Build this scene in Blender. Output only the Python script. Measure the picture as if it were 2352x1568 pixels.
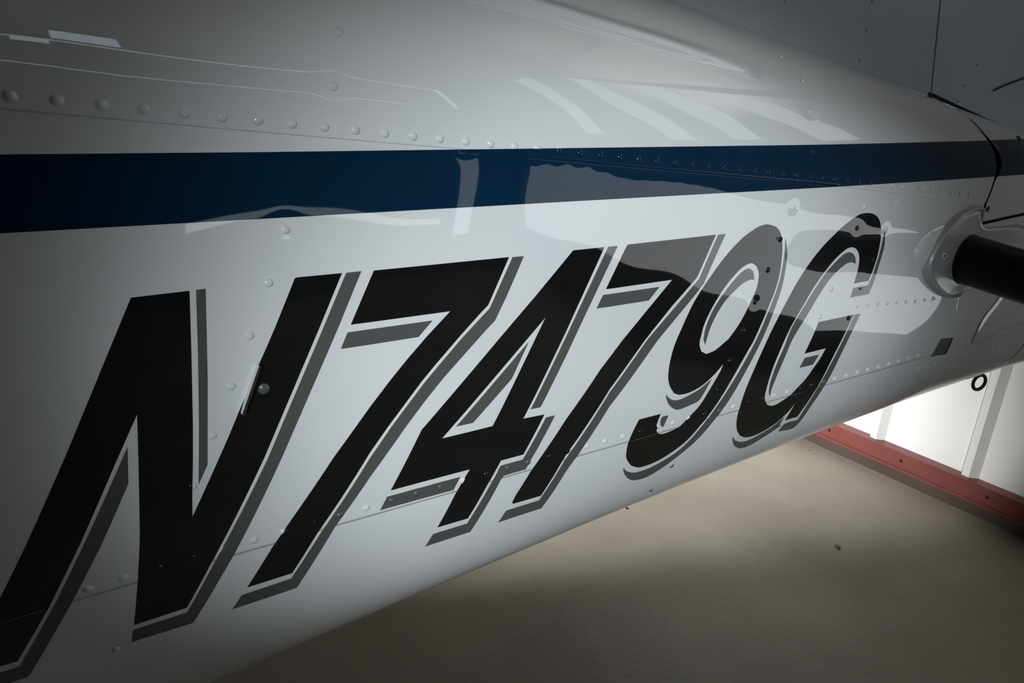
import bpy, bmesh, math, random
import numpy as np
from mathutils import Vector, Matrix
from mathutils.geometry import delaunay_2d_cdt

# ---------------------------------------------------------------- scene reset
for o in list(bpy.data.objects):
    bpy.data.objects.remove(o, do_unlink=True)
scene = bpy.context.scene
COL = scene.collection
H = 1.22                       # eye height above the hangar floor (m)

# ---------------------------------------------------------------- camera
cam_data = bpy.data.cameras.new('camera')
cam_data.sensor_width = 36.0
cam_data.lens = 36.0 * 1500.0 / 2352.0
cam_data.clip_start = 0.02
cam = bpy.data.objects.new('camera', cam_data)
COL.objects.link(cam)
right = Vector((0.87260107, -0.48761682, 0.02823503))
down = Vector((-0.14082162, -0.30651388, -0.9413918))
fwd = Vector((0.4676929, 0.81748338, -0.33613132))
cam.matrix_world = Matrix(((right.x, -down.x, -fwd.x, 0.0),
                           (right.y, -down.y, -fwd.y, 0.0),
                           (right.z, -down.z, -fwd.z, H),
                           (0, 0, 0, 1)))
scene.camera = cam

# ---------------------------------------------------------------- world, lights, exposure
scene.view_settings.view_transform = 'Standard'
scene.view_settings.look = 'None'
scene.view_settings.gamma = 1.0
scene.view_settings.use_curve_mapping = False
scene.view_settings.exposure = 0.0
world = bpy.data.worlds.new('hangar_dim')
scene.world = world
world.use_nodes = True
world.node_tree.nodes['Background'].inputs[0].default_value = (0.55, 0.68, 0.8, 1)
world.node_tree.nodes['Background'].inputs[1].default_value = 0.02


def aim(o, target):
    d = Vector(target) - o.location
    o.rotation_euler = d.to_track_quat('-Z', 'Y').to_euler()


def spot(name, loc, target, watts, angle, blend, color, radius):
    l = bpy.data.lights.new(name, 'SPOT')
    l.energy = watts
    l.spot_size = math.radians(angle)
    l.spot_blend = blend
    l.color = color
    l.shadow_soft_size = radius
    o = bpy.data.objects.new(name, l)
    COL.objects.link(o)
    o.location = loc
    aim(o, target)
    return o


def area(name, loc, target, watts, sx, sy, color):
    l = bpy.data.lights.new(name, 'AREA')
    l.shape = 'RECTANGLE'
    l.size = sx
    l.size_y = sy
    l.energy = watts
    l.color = color
    o = bpy.data.objects.new(name, l)
    COL.objects.link(o)
    o.location = loc
    aim(o, target)
    return o


spot('vignette_spot', (-1.067, -1.698, H + 0.408), (0.515, 0.575, H - 0.335), 285, 20.4, 0.62, (0.90, 0.965, 1.0), 0.13)  # added key lamp; its narrow soft beam imitates vignetting at the frame corners
spot('wall_fill_spot', (-2.37, 1.76, 2.26), (2.45, 2.15, 0.0), 2200, 35.3, 1.0, (1.0, 0.99, 0.96), 0.10)  # added fill lamp brightening wall and floor, beam edge darkens the lower right
spot('aft_wall_fill', (1.3, -0.5, 2.35), (2.33, -0.4, 2.85), 62, 90, 0.7, (1.0, 0.95, 0.88), 0.08)  # added fill lamp, brightens the aft wall for its reflection in the skin

# ---------------------------------------------------------------- traced lettering outlines and rivet positions: (x aft, z up) on the skin, metres
GLYPHS = [
 ('letter','black letter N',
  [[(-0.0164,-0.1481),(0.0253,-0.1471),(0.0201,-0.2002),(0.0132,-0.2656),(0.0094,-0.2968),(0.0045,-0.3325),(0.0017,-0.3571),(0.0303,-0.3021),(0.0405,-0.2826),(0.0512,-0.2608),(0.073,-0.2172),(0.0792,-0.2056),(0.0888,-0.1867),(0.1088,-0.1451),(0.1103,-0.1443),(0.1503,-0.1442),(0.1272,-0.1919),(0.0679,-0.3117),(0.0115,-0.4174),(-0.0153,-0.4683),(-0.0607,-0.4703),(-0.0503,-0.417),(-0.0426,-0.3732),(-0.0402,-0.3571),(-0.0312,-0.2865),(-0.0265,-0.2473),(-0.0494,-0.2901),(-0.0848,-0.3577),(-0.1182,-0.4178),(-0.1497,-0.4695),(-0.1513,-0.471),(-0.1631,-0.4707),(-0.1914,-0.4719),(-0.1463,-0.3922),(-0.1195,-0.3452),(-0.081,-0.2738)]],
  [[(0.0302,-0.1469),(0.0374,-0.1466),(0.0296,-0.2257),(0.0198,-0.3083),(0.0201,-0.3065),(0.0105,-0.3251),(0.014,-0.2979),(0.0179,-0.2666),(0.025,-0.201)],
   [(-0.0375,-0.2749),(-0.0387,-0.2846),(-0.0418,-0.3088),(-0.0699,-0.3631),(-0.1005,-0.4175),(-0.1466,-0.4947),(-0.1491,-0.4972),(-0.1607,-0.4973),(-0.2057,-0.4985),(-0.1954,-0.4808),(-0.1649,-0.4787),(-0.1507,-0.4787),(-0.1131,-0.4159),(-0.0821,-0.3587),(-0.046,-0.291)],
   [(0.1541,-0.1443),(0.1682,-0.144),(0.1442,-0.1943),(0.0833,-0.3156),(0.0315,-0.4152),(-0.0122,-0.4946),(-0.0663,-0.4944),(-0.0624,-0.4768),(-0.0159,-0.4754),(0.0139,-0.4184),(0.0712,-0.3125),(0.1306,-0.1924)]]),
 ('digit','first black digit 7',
  [[(0.1799,-0.1445),(0.3224,-0.1435),(0.3037,-0.183),(0.2995,-0.1919),(0.29,-0.2002),(0.2679,-0.2206),(0.2398,-0.248),(0.2247,-0.2637),(0.1874,-0.307),(0.168,-0.3315),(0.1142,-0.413),(0.0849,-0.4652),(0.0402,-0.466),(0.0696,-0.4149),(0.0884,-0.3872),(0.1312,-0.328),(0.17,-0.2808),(0.1923,-0.2555),(0.2111,-0.2356),(0.2318,-0.2154),(0.2564,-0.1933),(0.174,-0.1939),(0.1555,-0.1939)]],
  [[(0.1521,-0.2009),(0.2374,-0.2004),(0.2221,-0.2156),(0.173,-0.2162),(0.1447,-0.2163)],
   [(0.3263,-0.1439),(0.34,-0.1439),(0.3209,-0.185),(0.3077,-0.2102),(0.298,-0.2185),(0.2722,-0.2423),(0.2486,-0.2643),(0.2279,-0.2864),(0.2064,-0.3113),(0.1673,-0.361),(0.132,-0.4119),(0.0891,-0.4917),(0.0243,-0.4933),(0.0344,-0.4752),(0.0837,-0.4731),(0.1184,-0.4126),(0.1678,-0.3378),(0.1909,-0.3078),(0.2264,-0.2668),(0.2431,-0.2497),(0.2693,-0.224),(0.2915,-0.2042),(0.3011,-0.1957),(0.3071,-0.1834)]]),
 ('digit','black digit 4',
  [[(0.4016,-0.1426),(0.4435,-0.1422),(0.3986,-0.235),(0.3472,-0.3329),(0.3757,-0.3335),(0.3524,-0.3831),(0.3224,-0.3834),(0.311,-0.4086),(0.2891,-0.4628),(0.2497,-0.4626),(0.2694,-0.4097),(0.2824,-0.3844),(0.1894,-0.3854),(0.2237,-0.3185),(0.2265,-0.3159),(0.3562,-0.1889)],
   [(0.3702,-0.2149),(0.3078,-0.3336),(0.247,-0.3348),(0.2585,-0.3232)]],
  [[(0.3504,-0.2393),(0.33,-0.28),(0.2833,-0.3239),(0.2629,-0.324)],
   [(0.4485,-0.1421),(0.462,-0.1422),(0.4006,-0.2645),(0.3695,-0.3228),(0.3561,-0.3228),(0.399,-0.241)],
   [(0.3782,-0.3381),(0.3909,-0.3379),(0.3639,-0.3957),(0.3592,-0.4069),(0.3297,-0.4075),(0.3272,-0.4099),(0.2971,-0.4905),(0.2376,-0.4912),(0.2453,-0.4721),(0.2894,-0.4719),(0.3226,-0.3909),(0.3525,-0.3904)],
   [(0.1858,-0.3927),(0.2713,-0.3916),(0.2641,-0.4082),(0.1781,-0.4088)]]),
 ('digit','second black digit 7',
  [[(0.4743,-0.1439),(0.4764,-0.1417),(0.6138,-0.1394),(0.5917,-0.1891),(0.59,-0.1916),(0.5545,-0.2239),(0.517,-0.2623),(0.4682,-0.3191),(0.4161,-0.4019),(0.3918,-0.4619),(0.3512,-0.4612),(0.3491,-0.458),(0.3524,-0.4457),(0.3695,-0.4081),(0.4075,-0.347),(0.4506,-0.291),(0.4952,-0.2424),(0.4817,-0.2571),(0.5495,-0.19),(0.4554,-0.1912),(0.4498,-0.191)]],
  [[(0.4465,-0.1975),(0.5307,-0.1968),(0.5159,-0.2122),(0.4575,-0.2128),(0.4386,-0.2128)],
   [(0.6174,-0.1397),(0.6303,-0.1395),(0.6035,-0.2004),(0.5891,-0.2156),(0.538,-0.2654),(0.4716,-0.3434),(0.4222,-0.4304),(0.3999,-0.4887),(0.3358,-0.4896),(0.3433,-0.4703),(0.3911,-0.4699),(0.4172,-0.4074),(0.4687,-0.3232),(0.5203,-0.2628),(0.5944,-0.1931)]]),
 ('digit','black digit 9',
  [[(0.7051,-0.1319),(0.7089,-0.1326),(0.7132,-0.1336),(0.7174,-0.1348),(0.7211,-0.1363),(0.7241,-0.1379),(0.7267,-0.1397),(0.729,-0.1418),(0.731,-0.144),(0.7332,-0.147),(0.7352,-0.1505),(0.737,-0.1542),(0.7385,-0.1578),(0.7397,-0.162),(0.7407,-0.1666),(0.7415,-0.1714),(0.7421,-0.1761),(0.7427,-0.1819),(0.7432,-0.1884),(0.7435,-0.195),(0.7434,-0.2014),(0.7429,-0.2072),(0.7422,-0.213),(0.7411,-0.2187),(0.7398,-0.2243),(0.738,-0.2303),(0.7359,-0.2362),(0.7336,-0.2422),(0.7313,-0.2482),(0.7274,-0.2583),(0.7226,-0.2703),(0.7178,-0.2821),(0.7138,-0.2914),(0.7118,-0.2953),(0.7095,-0.299),(0.7071,-0.3027),(0.7048,-0.3064),(0.7009,-0.3133),(0.6963,-0.3216),(0.6917,-0.3306),(0.6872,-0.3393),(0.6829,-0.3479),(0.6788,-0.3566),(0.6746,-0.3653),(0.6704,-0.3737),(0.6662,-0.3818),(0.6619,-0.3898),(0.6575,-0.3977),(0.653,-0.4054),(0.6484,-0.413),(0.6435,-0.4206),(0.6387,-0.4278),(0.6342,-0.434),(0.6306,-0.438),(0.6266,-0.4418),(0.6223,-0.4452),(0.6178,-0.4484),(0.6122,-0.4518),(0.606,-0.4553),(0.5996,-0.4584),(0.5936,-0.461),(0.5886,-0.4627),(0.5833,-0.464),(0.5778,-0.465),(0.5725,-0.4656),(0.5677,-0.4659),(0.5625,-0.4658),(0.5573,-0.4654),(0.5524,-0.4644),(0.5484,-0.4627),(0.5441,-0.4603),(0.5398,-0.4577),(0.5356,-0.4553),(0.5322,-0.4512),(0.5287,-0.4473),(0.5255,-0.4434),(0.523,-0.4399),(0.5213,-0.4369),(0.5201,-0.434),(0.5192,-0.4311),(0.5185,-0.4284),(0.5176,-0.4235),(0.5168,-0.4179),(0.5164,-0.4121),(0.5163,-0.4068),(0.5169,-0.4017),(0.5179,-0.3967),(0.5191,-0.392),(0.5203,-0.3877),(0.5213,-0.3843),(0.5224,-0.381),(0.5235,-0.3778),(0.5247,-0.3745),(0.5612,-0.3742),(0.5606,-0.3784),(0.5599,-0.3827),(0.5594,-0.3869),(0.5593,-0.3907),(0.5596,-0.3936),(0.5604,-0.3967),(0.5614,-0.3998),(0.5624,-0.4023),(0.5634,-0.4038),(0.5647,-0.4052),(0.5661,-0.4066),(0.5675,-0.4081),(0.5692,-0.4088),(0.5709,-0.4095),(0.5726,-0.4102),(0.5742,-0.4107),(0.5766,-0.4109),(0.5794,-0.4111),(0.5821,-0.4111),(0.5847,-0.4108),(0.5886,-0.4102),(0.593,-0.4093),(0.5975,-0.4081),(0.6014,-0.4066),(0.6045,-0.4049),(0.6072,-0.4028),(0.6098,-0.4005),(0.6122,-0.398),(0.6166,-0.3936),(0.6219,-0.3882),(0.6272,-0.3825),(0.6316,-0.3772),(0.6344,-0.3728),(0.6369,-0.3682),(0.6392,-0.3635),(0.6415,-0.3587),(0.6452,-0.3516),(0.6495,-0.3433),(0.6537,-0.3354),(0.6569,-0.3291),(0.658,-0.3266),(0.6588,-0.3239),(0.6595,-0.3212),(0.6603,-0.3186),(0.6567,-0.3221),(0.6532,-0.3256),(0.6496,-0.3291),(0.6457,-0.3324),(0.6411,-0.3358),(0.6361,-0.3392),(0.631,-0.3423),(0.6258,-0.345),(0.6207,-0.347),(0.6153,-0.3487),(0.6098,-0.35),(0.6047,-0.3509),(0.6002,-0.3513),(0.5954,-0.3513),(0.5908,-0.351),(0.5868,-0.3504),(0.5844,-0.3497),(0.5819,-0.3485),(0.5795,-0.3472),(0.577,-0.346),(0.5747,-0.3432),(0.5723,-0.3405),(0.5701,-0.3378),(0.5682,-0.335),(0.5664,-0.3319),(0.5648,-0.3286),(0.5635,-0.3252),(0.5626,-0.322),(0.5619,-0.3181),(0.5615,-0.3138),(0.5614,-0.3096),(0.5615,-0.3054),(0.5618,-0.301),(0.5623,-0.2965),(0.563,-0.2919),(0.5638,-0.2876),(0.5647,-0.2834),(0.5658,-0.2793),(0.567,-0.2753),(0.5684,-0.2714),(0.5702,-0.2668),(0.5724,-0.2618),(0.5745,-0.2572),(0.5761,-0.2535),(0.5768,-0.2519),(0.5774,-0.2503),(0.578,-0.2487),(0.5787,-0.2471),(0.5809,-0.2423),(0.5838,-0.236),(0.587,-0.2294),(0.5903,-0.2233),(0.5935,-0.2184),(0.5969,-0.2136),(0.6005,-0.2089),(0.6041,-0.2043),(0.6085,-0.1987),(0.6132,-0.1929),(0.6181,-0.187),(0.623,-0.1814),(0.6277,-0.1762),(0.6326,-0.1711),(0.6376,-0.1662),(0.6426,-0.1616),(0.6471,-0.1576),(0.652,-0.1537),(0.6569,-0.1499),(0.6617,-0.1465),(0.6663,-0.1437),(0.6714,-0.141),(0.6763,-0.1386),(0.6807,-0.1366),(0.6838,-0.1353),(0.6871,-0.1342),(0.6904,-0.1332),(0.6936,-0.1325),(0.6963,-0.1321),(0.6992,-0.1317),(0.7021,-0.1317)],
   [(0.6858,-0.1812),(0.6946,-0.1855),(0.6963,-0.1879),(0.6982,-0.1903),(0.6999,-0.1927),(0.7011,-0.1951),(0.702,-0.1983),(0.7026,-0.2018),(0.7029,-0.2054),(0.7029,-0.2089),(0.7025,-0.2125),(0.7019,-0.2162),(0.7009,-0.2199),(0.6997,-0.2235),(0.698,-0.2279),(0.6958,-0.2326),(0.6935,-0.2374),(0.6911,-0.2421),(0.6885,-0.2472),(0.6858,-0.2525),(0.6828,-0.2578),(0.6796,-0.2629),(0.6752,-0.2686),(0.6702,-0.2746),(0.6654,-0.2799),(0.6618,-0.2837),(0.659,-0.2849),(0.6555,-0.287),(0.6507,-0.2899),(0.6456,-0.2929),(0.6409,-0.2951),(0.6371,-0.2963),(0.6331,-0.297),(0.6289,-0.2976),(0.6248,-0.2982),(0.6149,-0.2928),(0.6137,-0.2903),(0.6123,-0.2878),(0.6111,-0.2853),(0.6103,-0.2828),(0.61,-0.2799),(0.6101,-0.2769),(0.6103,-0.2738),(0.6105,-0.2708),(0.6103,-0.2761),(0.611,-0.2714),(0.6115,-0.2666),(0.6122,-0.2619),(0.6133,-0.2574),(0.6149,-0.2526),(0.6169,-0.2477),(0.6192,-0.2429),(0.6216,-0.2382),(0.6244,-0.2333),(0.6275,-0.2283),(0.6308,-0.2233),(0.6343,-0.2185),(0.638,-0.2137),(0.642,-0.2089),(0.6461,-0.2044),(0.6501,-0.2002),(0.6539,-0.1967),(0.658,-0.1932),(0.662,-0.19),(0.6657,-0.1874),(0.6683,-0.1858),(0.6712,-0.1844),(0.6741,-0.1832),(0.6768,-0.1823),(0.6789,-0.1819),(0.6812,-0.1816),(0.6835,-0.1814)]],
  [[(0.6206,-0.2852),(0.6158,-0.2761),(0.6159,-0.2769),(0.616,-0.273),(0.6161,-0.269),(0.6163,-0.2651),(0.6169,-0.2613),(0.6183,-0.2562),(0.6201,-0.2507),(0.6224,-0.245),(0.6249,-0.2397),(0.6276,-0.2348),(0.6308,-0.2301),(0.6342,-0.2256),(0.6377,-0.2211),(0.6416,-0.2166),(0.6458,-0.212),(0.65,-0.2077),(0.6539,-0.2039),(0.657,-0.201),(0.6604,-0.198),(0.6638,-0.1953),(0.6668,-0.193),(0.6691,-0.1915),(0.6716,-0.1901),(0.6742,-0.189),(0.6765,-0.1882),(0.6783,-0.188),(0.6803,-0.1881),(0.6823,-0.1883),(0.6843,-0.1885),(0.6907,-0.193),(0.6952,-0.2047),(0.6932,-0.2043),(0.6912,-0.2038),(0.6893,-0.2034),(0.6875,-0.2034),(0.6845,-0.2039),(0.681,-0.2047),(0.6775,-0.2058),(0.6743,-0.2071),(0.6704,-0.2093),(0.6662,-0.212),(0.662,-0.2149),(0.6581,-0.2178),(0.6546,-0.2203),(0.6512,-0.223),(0.648,-0.2257),(0.6451,-0.2287),(0.6418,-0.2328),(0.6383,-0.2376),(0.635,-0.2426),(0.6322,-0.2474),(0.63,-0.2517),(0.628,-0.2562),(0.6263,-0.2606),(0.6249,-0.2647),(0.624,-0.2679),(0.6233,-0.2712),(0.6227,-0.2745),(0.622,-0.2778),(0.6228,-0.2737)],
   [(0.7427,-0.1519),(0.7444,-0.155),(0.7461,-0.158),(0.7478,-0.1611),(0.7491,-0.1642),(0.7503,-0.1681),(0.7515,-0.1725),(0.7524,-0.1771),(0.7531,-0.1815),(0.7537,-0.1869),(0.7541,-0.1928),(0.7543,-0.1988),(0.7542,-0.2047),(0.7539,-0.2106),(0.7533,-0.2164),(0.7525,-0.2222),(0.7515,-0.228),(0.7503,-0.2338),(0.7488,-0.2396),(0.7472,-0.2454),(0.7454,-0.2511),(0.7423,-0.2605),(0.7387,-0.2714),(0.7346,-0.2828),(0.7301,-0.2939),(0.7251,-0.3046),(0.7197,-0.3156),(0.7145,-0.3264),(0.7098,-0.3367),(0.7058,-0.3456),(0.7018,-0.3546),(0.6979,-0.3636),(0.6939,-0.3722),(0.6902,-0.3802),(0.6863,-0.3882),(0.6822,-0.3961),(0.6779,-0.4039),(0.6728,-0.4127),(0.6672,-0.422),(0.6614,-0.4312),(0.6556,-0.4395),(0.6501,-0.4461),(0.6441,-0.4523),(0.6378,-0.4582),(0.6313,-0.4638),(0.6247,-0.4693),(0.6178,-0.4747),(0.6108,-0.4797),(0.6044,-0.4839),(0.5992,-0.487),(0.5936,-0.4899),(0.5879,-0.4922),(0.5826,-0.4939),(0.5782,-0.4946),(0.5734,-0.4947),(0.5684,-0.4944),(0.5639,-0.4938),(0.5605,-0.4931),(0.5568,-0.492),(0.553,-0.4904),(0.5492,-0.4884),(0.5455,-0.4858),(0.5417,-0.4826),(0.5381,-0.4793),(0.5349,-0.4759),(0.532,-0.4724),(0.5292,-0.4686),(0.5269,-0.465),(0.5251,-0.462),(0.5242,-0.4603),(0.5235,-0.4586),(0.5229,-0.4569),(0.5223,-0.4552),(0.5246,-0.4575),(0.5269,-0.4598),(0.5292,-0.4622),(0.5317,-0.4643),(0.5345,-0.4662),(0.5374,-0.468),(0.5404,-0.4697),(0.5433,-0.4711),(0.5459,-0.4722),(0.5486,-0.4731),(0.5511,-0.4737),(0.5535,-0.474),(0.5578,-0.4744),(0.5629,-0.4746),(0.5683,-0.4745),(0.5732,-0.4741),(0.5789,-0.473),(0.5849,-0.4716),(0.5909,-0.4697),(0.5966,-0.4677),(0.6025,-0.4653),(0.6086,-0.4626),(0.6144,-0.4596),(0.6197,-0.4561),(0.6248,-0.452),(0.6296,-0.4473),(0.6341,-0.4423),(0.6383,-0.437),(0.6429,-0.4304),(0.6475,-0.4229),(0.6521,-0.4151),(0.6565,-0.4074),(0.6614,-0.3985),(0.6666,-0.389),(0.6717,-0.3794),(0.6768,-0.37),(0.6816,-0.3611),(0.6864,-0.3521),(0.6912,-0.3431),(0.6959,-0.3342),(0.7012,-0.3241),(0.7069,-0.3136),(0.7126,-0.3028),(0.7181,-0.2921),(0.7232,-0.2804),(0.728,-0.2681),(0.7323,-0.2563),(0.7359,-0.2464),(0.738,-0.2403),(0.7401,-0.2341),(0.742,-0.228),(0.7435,-0.2224),(0.7445,-0.2178),(0.7454,-0.2133),(0.7461,-0.2087),(0.7465,-0.204),(0.7468,-0.1984),(0.7469,-0.1924),(0.7468,-0.1864),(0.7467,-0.181),(0.7464,-0.1766),(0.7459,-0.1721),(0.7454,-0.1678),(0.7449,-0.1639),(0.7444,-0.1609),(0.7439,-0.1579),(0.7433,-0.1549)],
   [(0.6434,-0.3373),(0.6396,-0.3452),(0.6359,-0.3536),(0.6322,-0.3614),(0.6285,-0.3672),(0.6252,-0.3694),(0.6209,-0.3706),(0.6162,-0.3714),(0.6116,-0.3721),(0.6072,-0.373),(0.6025,-0.3738),(0.5981,-0.3744),(0.5943,-0.3746),(0.592,-0.3745),(0.5896,-0.374),(0.5871,-0.3732),(0.5847,-0.3721),(0.5817,-0.3703),(0.5785,-0.368),(0.5754,-0.3655),(0.5728,-0.363),(0.5707,-0.3607),(0.569,-0.3582),(0.5674,-0.3557),(0.5661,-0.3534),(0.5651,-0.3513),(0.5643,-0.3493),(0.5636,-0.3473),(0.5629,-0.3453),(0.5649,-0.3471),(0.5669,-0.3491),(0.5689,-0.3509),(0.571,-0.3525),(0.5729,-0.3539),(0.575,-0.3551),(0.5771,-0.3562),(0.5793,-0.357),(0.5818,-0.3577),(0.5845,-0.3581),(0.5873,-0.3584),(0.5899,-0.3584),(0.5929,-0.3581),(0.5962,-0.3575),(0.5994,-0.3567),(0.6026,-0.3559),(0.6073,-0.3547),(0.6127,-0.3531),(0.6183,-0.3514),(0.6235,-0.3493),(0.6285,-0.3467),(0.6335,-0.3436),(0.6384,-0.3404)],
   [(0.5655,-0.3795),(0.5765,-0.3797),(0.5726,-0.3987),(0.5662,-0.3937),(0.5656,-0.3915),(0.5648,-0.3892),(0.5642,-0.387),(0.5639,-0.3851),(0.564,-0.3836),(0.5645,-0.3822),(0.565,-0.3809)]]),
 ('letter','black letter G',
  [[(0.9092,-0.1272),(0.9132,-0.1274),(0.9174,-0.1278),(0.9216,-0.1284),(0.9255,-0.1294),(0.9294,-0.1307),(0.9332,-0.1323),(0.9367,-0.1341),(0.9398,-0.1361),(0.9424,-0.1383),(0.9447,-0.1407),(0.9466,-0.1432),(0.9482,-0.1457),(0.95,-0.1489),(0.9516,-0.1525),(0.9531,-0.1562),(0.9542,-0.1597),(0.9552,-0.1628),(0.9558,-0.166),(0.9564,-0.1692),(0.9567,-0.1723),(0.9572,-0.1773),(0.9576,-0.1831),(0.9578,-0.1893),(0.9577,-0.1951),(0.9571,-0.2007),(0.9562,-0.2063),(0.9551,-0.2117),(0.9539,-0.2166),(0.9528,-0.2203),(0.9515,-0.224),(0.9501,-0.2277),(0.9488,-0.2314),(0.9142,-0.2318),(0.9149,-0.2271),(0.9156,-0.2224),(0.9162,-0.2177),(0.9165,-0.2131),(0.9163,-0.2085),(0.916,-0.2038),(0.9154,-0.1993),(0.9145,-0.1953),(0.9136,-0.1927),(0.9123,-0.1899),(0.9108,-0.1873),(0.9091,-0.185),(0.9074,-0.1832),(0.9054,-0.1815),(0.9032,-0.1799),(0.9011,-0.1782),(0.8984,-0.1774),(0.8958,-0.1766),(0.8931,-0.1759),(0.8906,-0.1756),(0.8878,-0.1756),(0.8849,-0.1759),(0.8821,-0.1764),(0.8797,-0.1772),(0.8754,-0.1793),(0.8704,-0.1821),(0.8652,-0.1852),(0.8606,-0.1884),(0.856,-0.192),(0.8515,-0.1958),(0.8471,-0.1998),(0.843,-0.2039),(0.8379,-0.2092),(0.8326,-0.2152),(0.8273,-0.2215),(0.8224,-0.2275),(0.8183,-0.2331),(0.8145,-0.2388),(0.8108,-0.2446),(0.8071,-0.2504),(0.8022,-0.2579),(0.7969,-0.2661),(0.7916,-0.2745),(0.787,-0.2825),(0.7836,-0.2896),(0.7805,-0.2968),(0.7777,-0.3042),(0.7751,-0.3115),(0.7726,-0.3189),(0.7703,-0.3265),(0.7683,-0.3342),(0.7667,-0.3416),(0.7657,-0.3487),(0.7651,-0.3562),(0.7648,-0.3635),(0.7649,-0.3701),(0.7651,-0.3749),(0.7656,-0.38),(0.7663,-0.3849),(0.7672,-0.3892),(0.768,-0.3915),(0.7691,-0.394),(0.7705,-0.3966),(0.7721,-0.3991),(0.7741,-0.4015),(0.7764,-0.4039),(0.7789,-0.4063),(0.7813,-0.4087),(0.7841,-0.4101),(0.7869,-0.4117),(0.7897,-0.4131),(0.7923,-0.414),(0.7956,-0.4145),(0.7991,-0.4148),(0.8025,-0.4147),(0.8054,-0.4142),(0.8102,-0.4126),(0.8156,-0.4103),(0.8209,-0.4078),(0.8253,-0.4055),(0.8279,-0.4037),(0.8302,-0.4017),(0.8323,-0.3996),(0.8344,-0.3975),(0.8385,-0.3932),(0.8436,-0.388),(0.8487,-0.3825),(0.8531,-0.3773),(0.8562,-0.3728),(0.859,-0.3679),(0.8616,-0.3632),(0.864,-0.359),(0.8661,-0.3558),(0.8682,-0.3526),(0.8703,-0.3494),(0.8722,-0.3461),(0.874,-0.3423),(0.8758,-0.3382),(0.8775,-0.334),(0.8794,-0.3299),(0.8301,-0.3308),(0.8484,-0.2836),(0.9301,-0.2824),(0.9234,-0.297),(0.9169,-0.3118),(0.9111,-0.3269),(0.906,-0.3419),(0.9018,-0.357),(0.8984,-0.3727),(0.8955,-0.3884),(0.8927,-0.4036),(0.8897,-0.4168),(0.8864,-0.43),(0.8835,-0.4436),(0.8819,-0.458),(0.8515,-0.4576),(0.8529,-0.4236),(0.8511,-0.4277),(0.8494,-0.4319),(0.8476,-0.4361),(0.8455,-0.44),(0.8425,-0.4443),(0.8391,-0.4487),(0.8354,-0.4531),(0.8314,-0.457),(0.8271,-0.4604),(0.8224,-0.4635),(0.8175,-0.4662),(0.8123,-0.4686),(0.8068,-0.4705),(0.8009,-0.472),(0.7948,-0.4731),(0.789,-0.4736),(0.7842,-0.4735),(0.7788,-0.4729),(0.7733,-0.4719),(0.7683,-0.4705),(0.7643,-0.4689),(0.7601,-0.4666),(0.7559,-0.4641),(0.7518,-0.4618),(0.7482,-0.4585),(0.7446,-0.4552),(0.7413,-0.452),(0.7384,-0.4488),(0.7354,-0.445),(0.7327,-0.4409),(0.7302,-0.4369),(0.7282,-0.4331),(0.7262,-0.4289),(0.7245,-0.4245),(0.7231,-0.4202),(0.7219,-0.416),(0.7208,-0.4114),(0.7199,-0.4067),(0.7192,-0.402),(0.7188,-0.3974),(0.7183,-0.3906),(0.7181,-0.383),(0.7183,-0.3751),(0.719,-0.3678),(0.7217,-0.354),(0.7261,-0.3375),(0.7313,-0.3213),(0.7362,-0.308),(0.7393,-0.3003),(0.7425,-0.2927),(0.7459,-0.2852),(0.7494,-0.2777),(0.7541,-0.2686),(0.7593,-0.2587),(0.7646,-0.2491),(0.7694,-0.2405),(0.7729,-0.2344),(0.7764,-0.2283),(0.78,-0.2222),(0.7839,-0.2163),(0.7884,-0.2099),(0.7932,-0.2033),(0.7982,-0.1969),(0.8033,-0.1908),(0.8082,-0.1854),(0.8133,-0.1801),(0.8187,-0.1749),(0.8241,-0.1701),(0.8294,-0.1656),(0.8351,-0.1613),(0.8409,-0.1572),(0.8462,-0.1534),(0.8508,-0.1503),(0.8555,-0.1472),(0.8602,-0.1442),(0.8647,-0.1416),(0.8686,-0.1394),(0.8728,-0.1374),(0.8769,-0.1354),(0.8808,-0.1336),(0.884,-0.1322),(0.8873,-0.1307),(0.8908,-0.1294),(0.8942,-0.1284),(0.8977,-0.1278),(0.9014,-0.1274),(0.9053,-0.1271)]],
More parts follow.
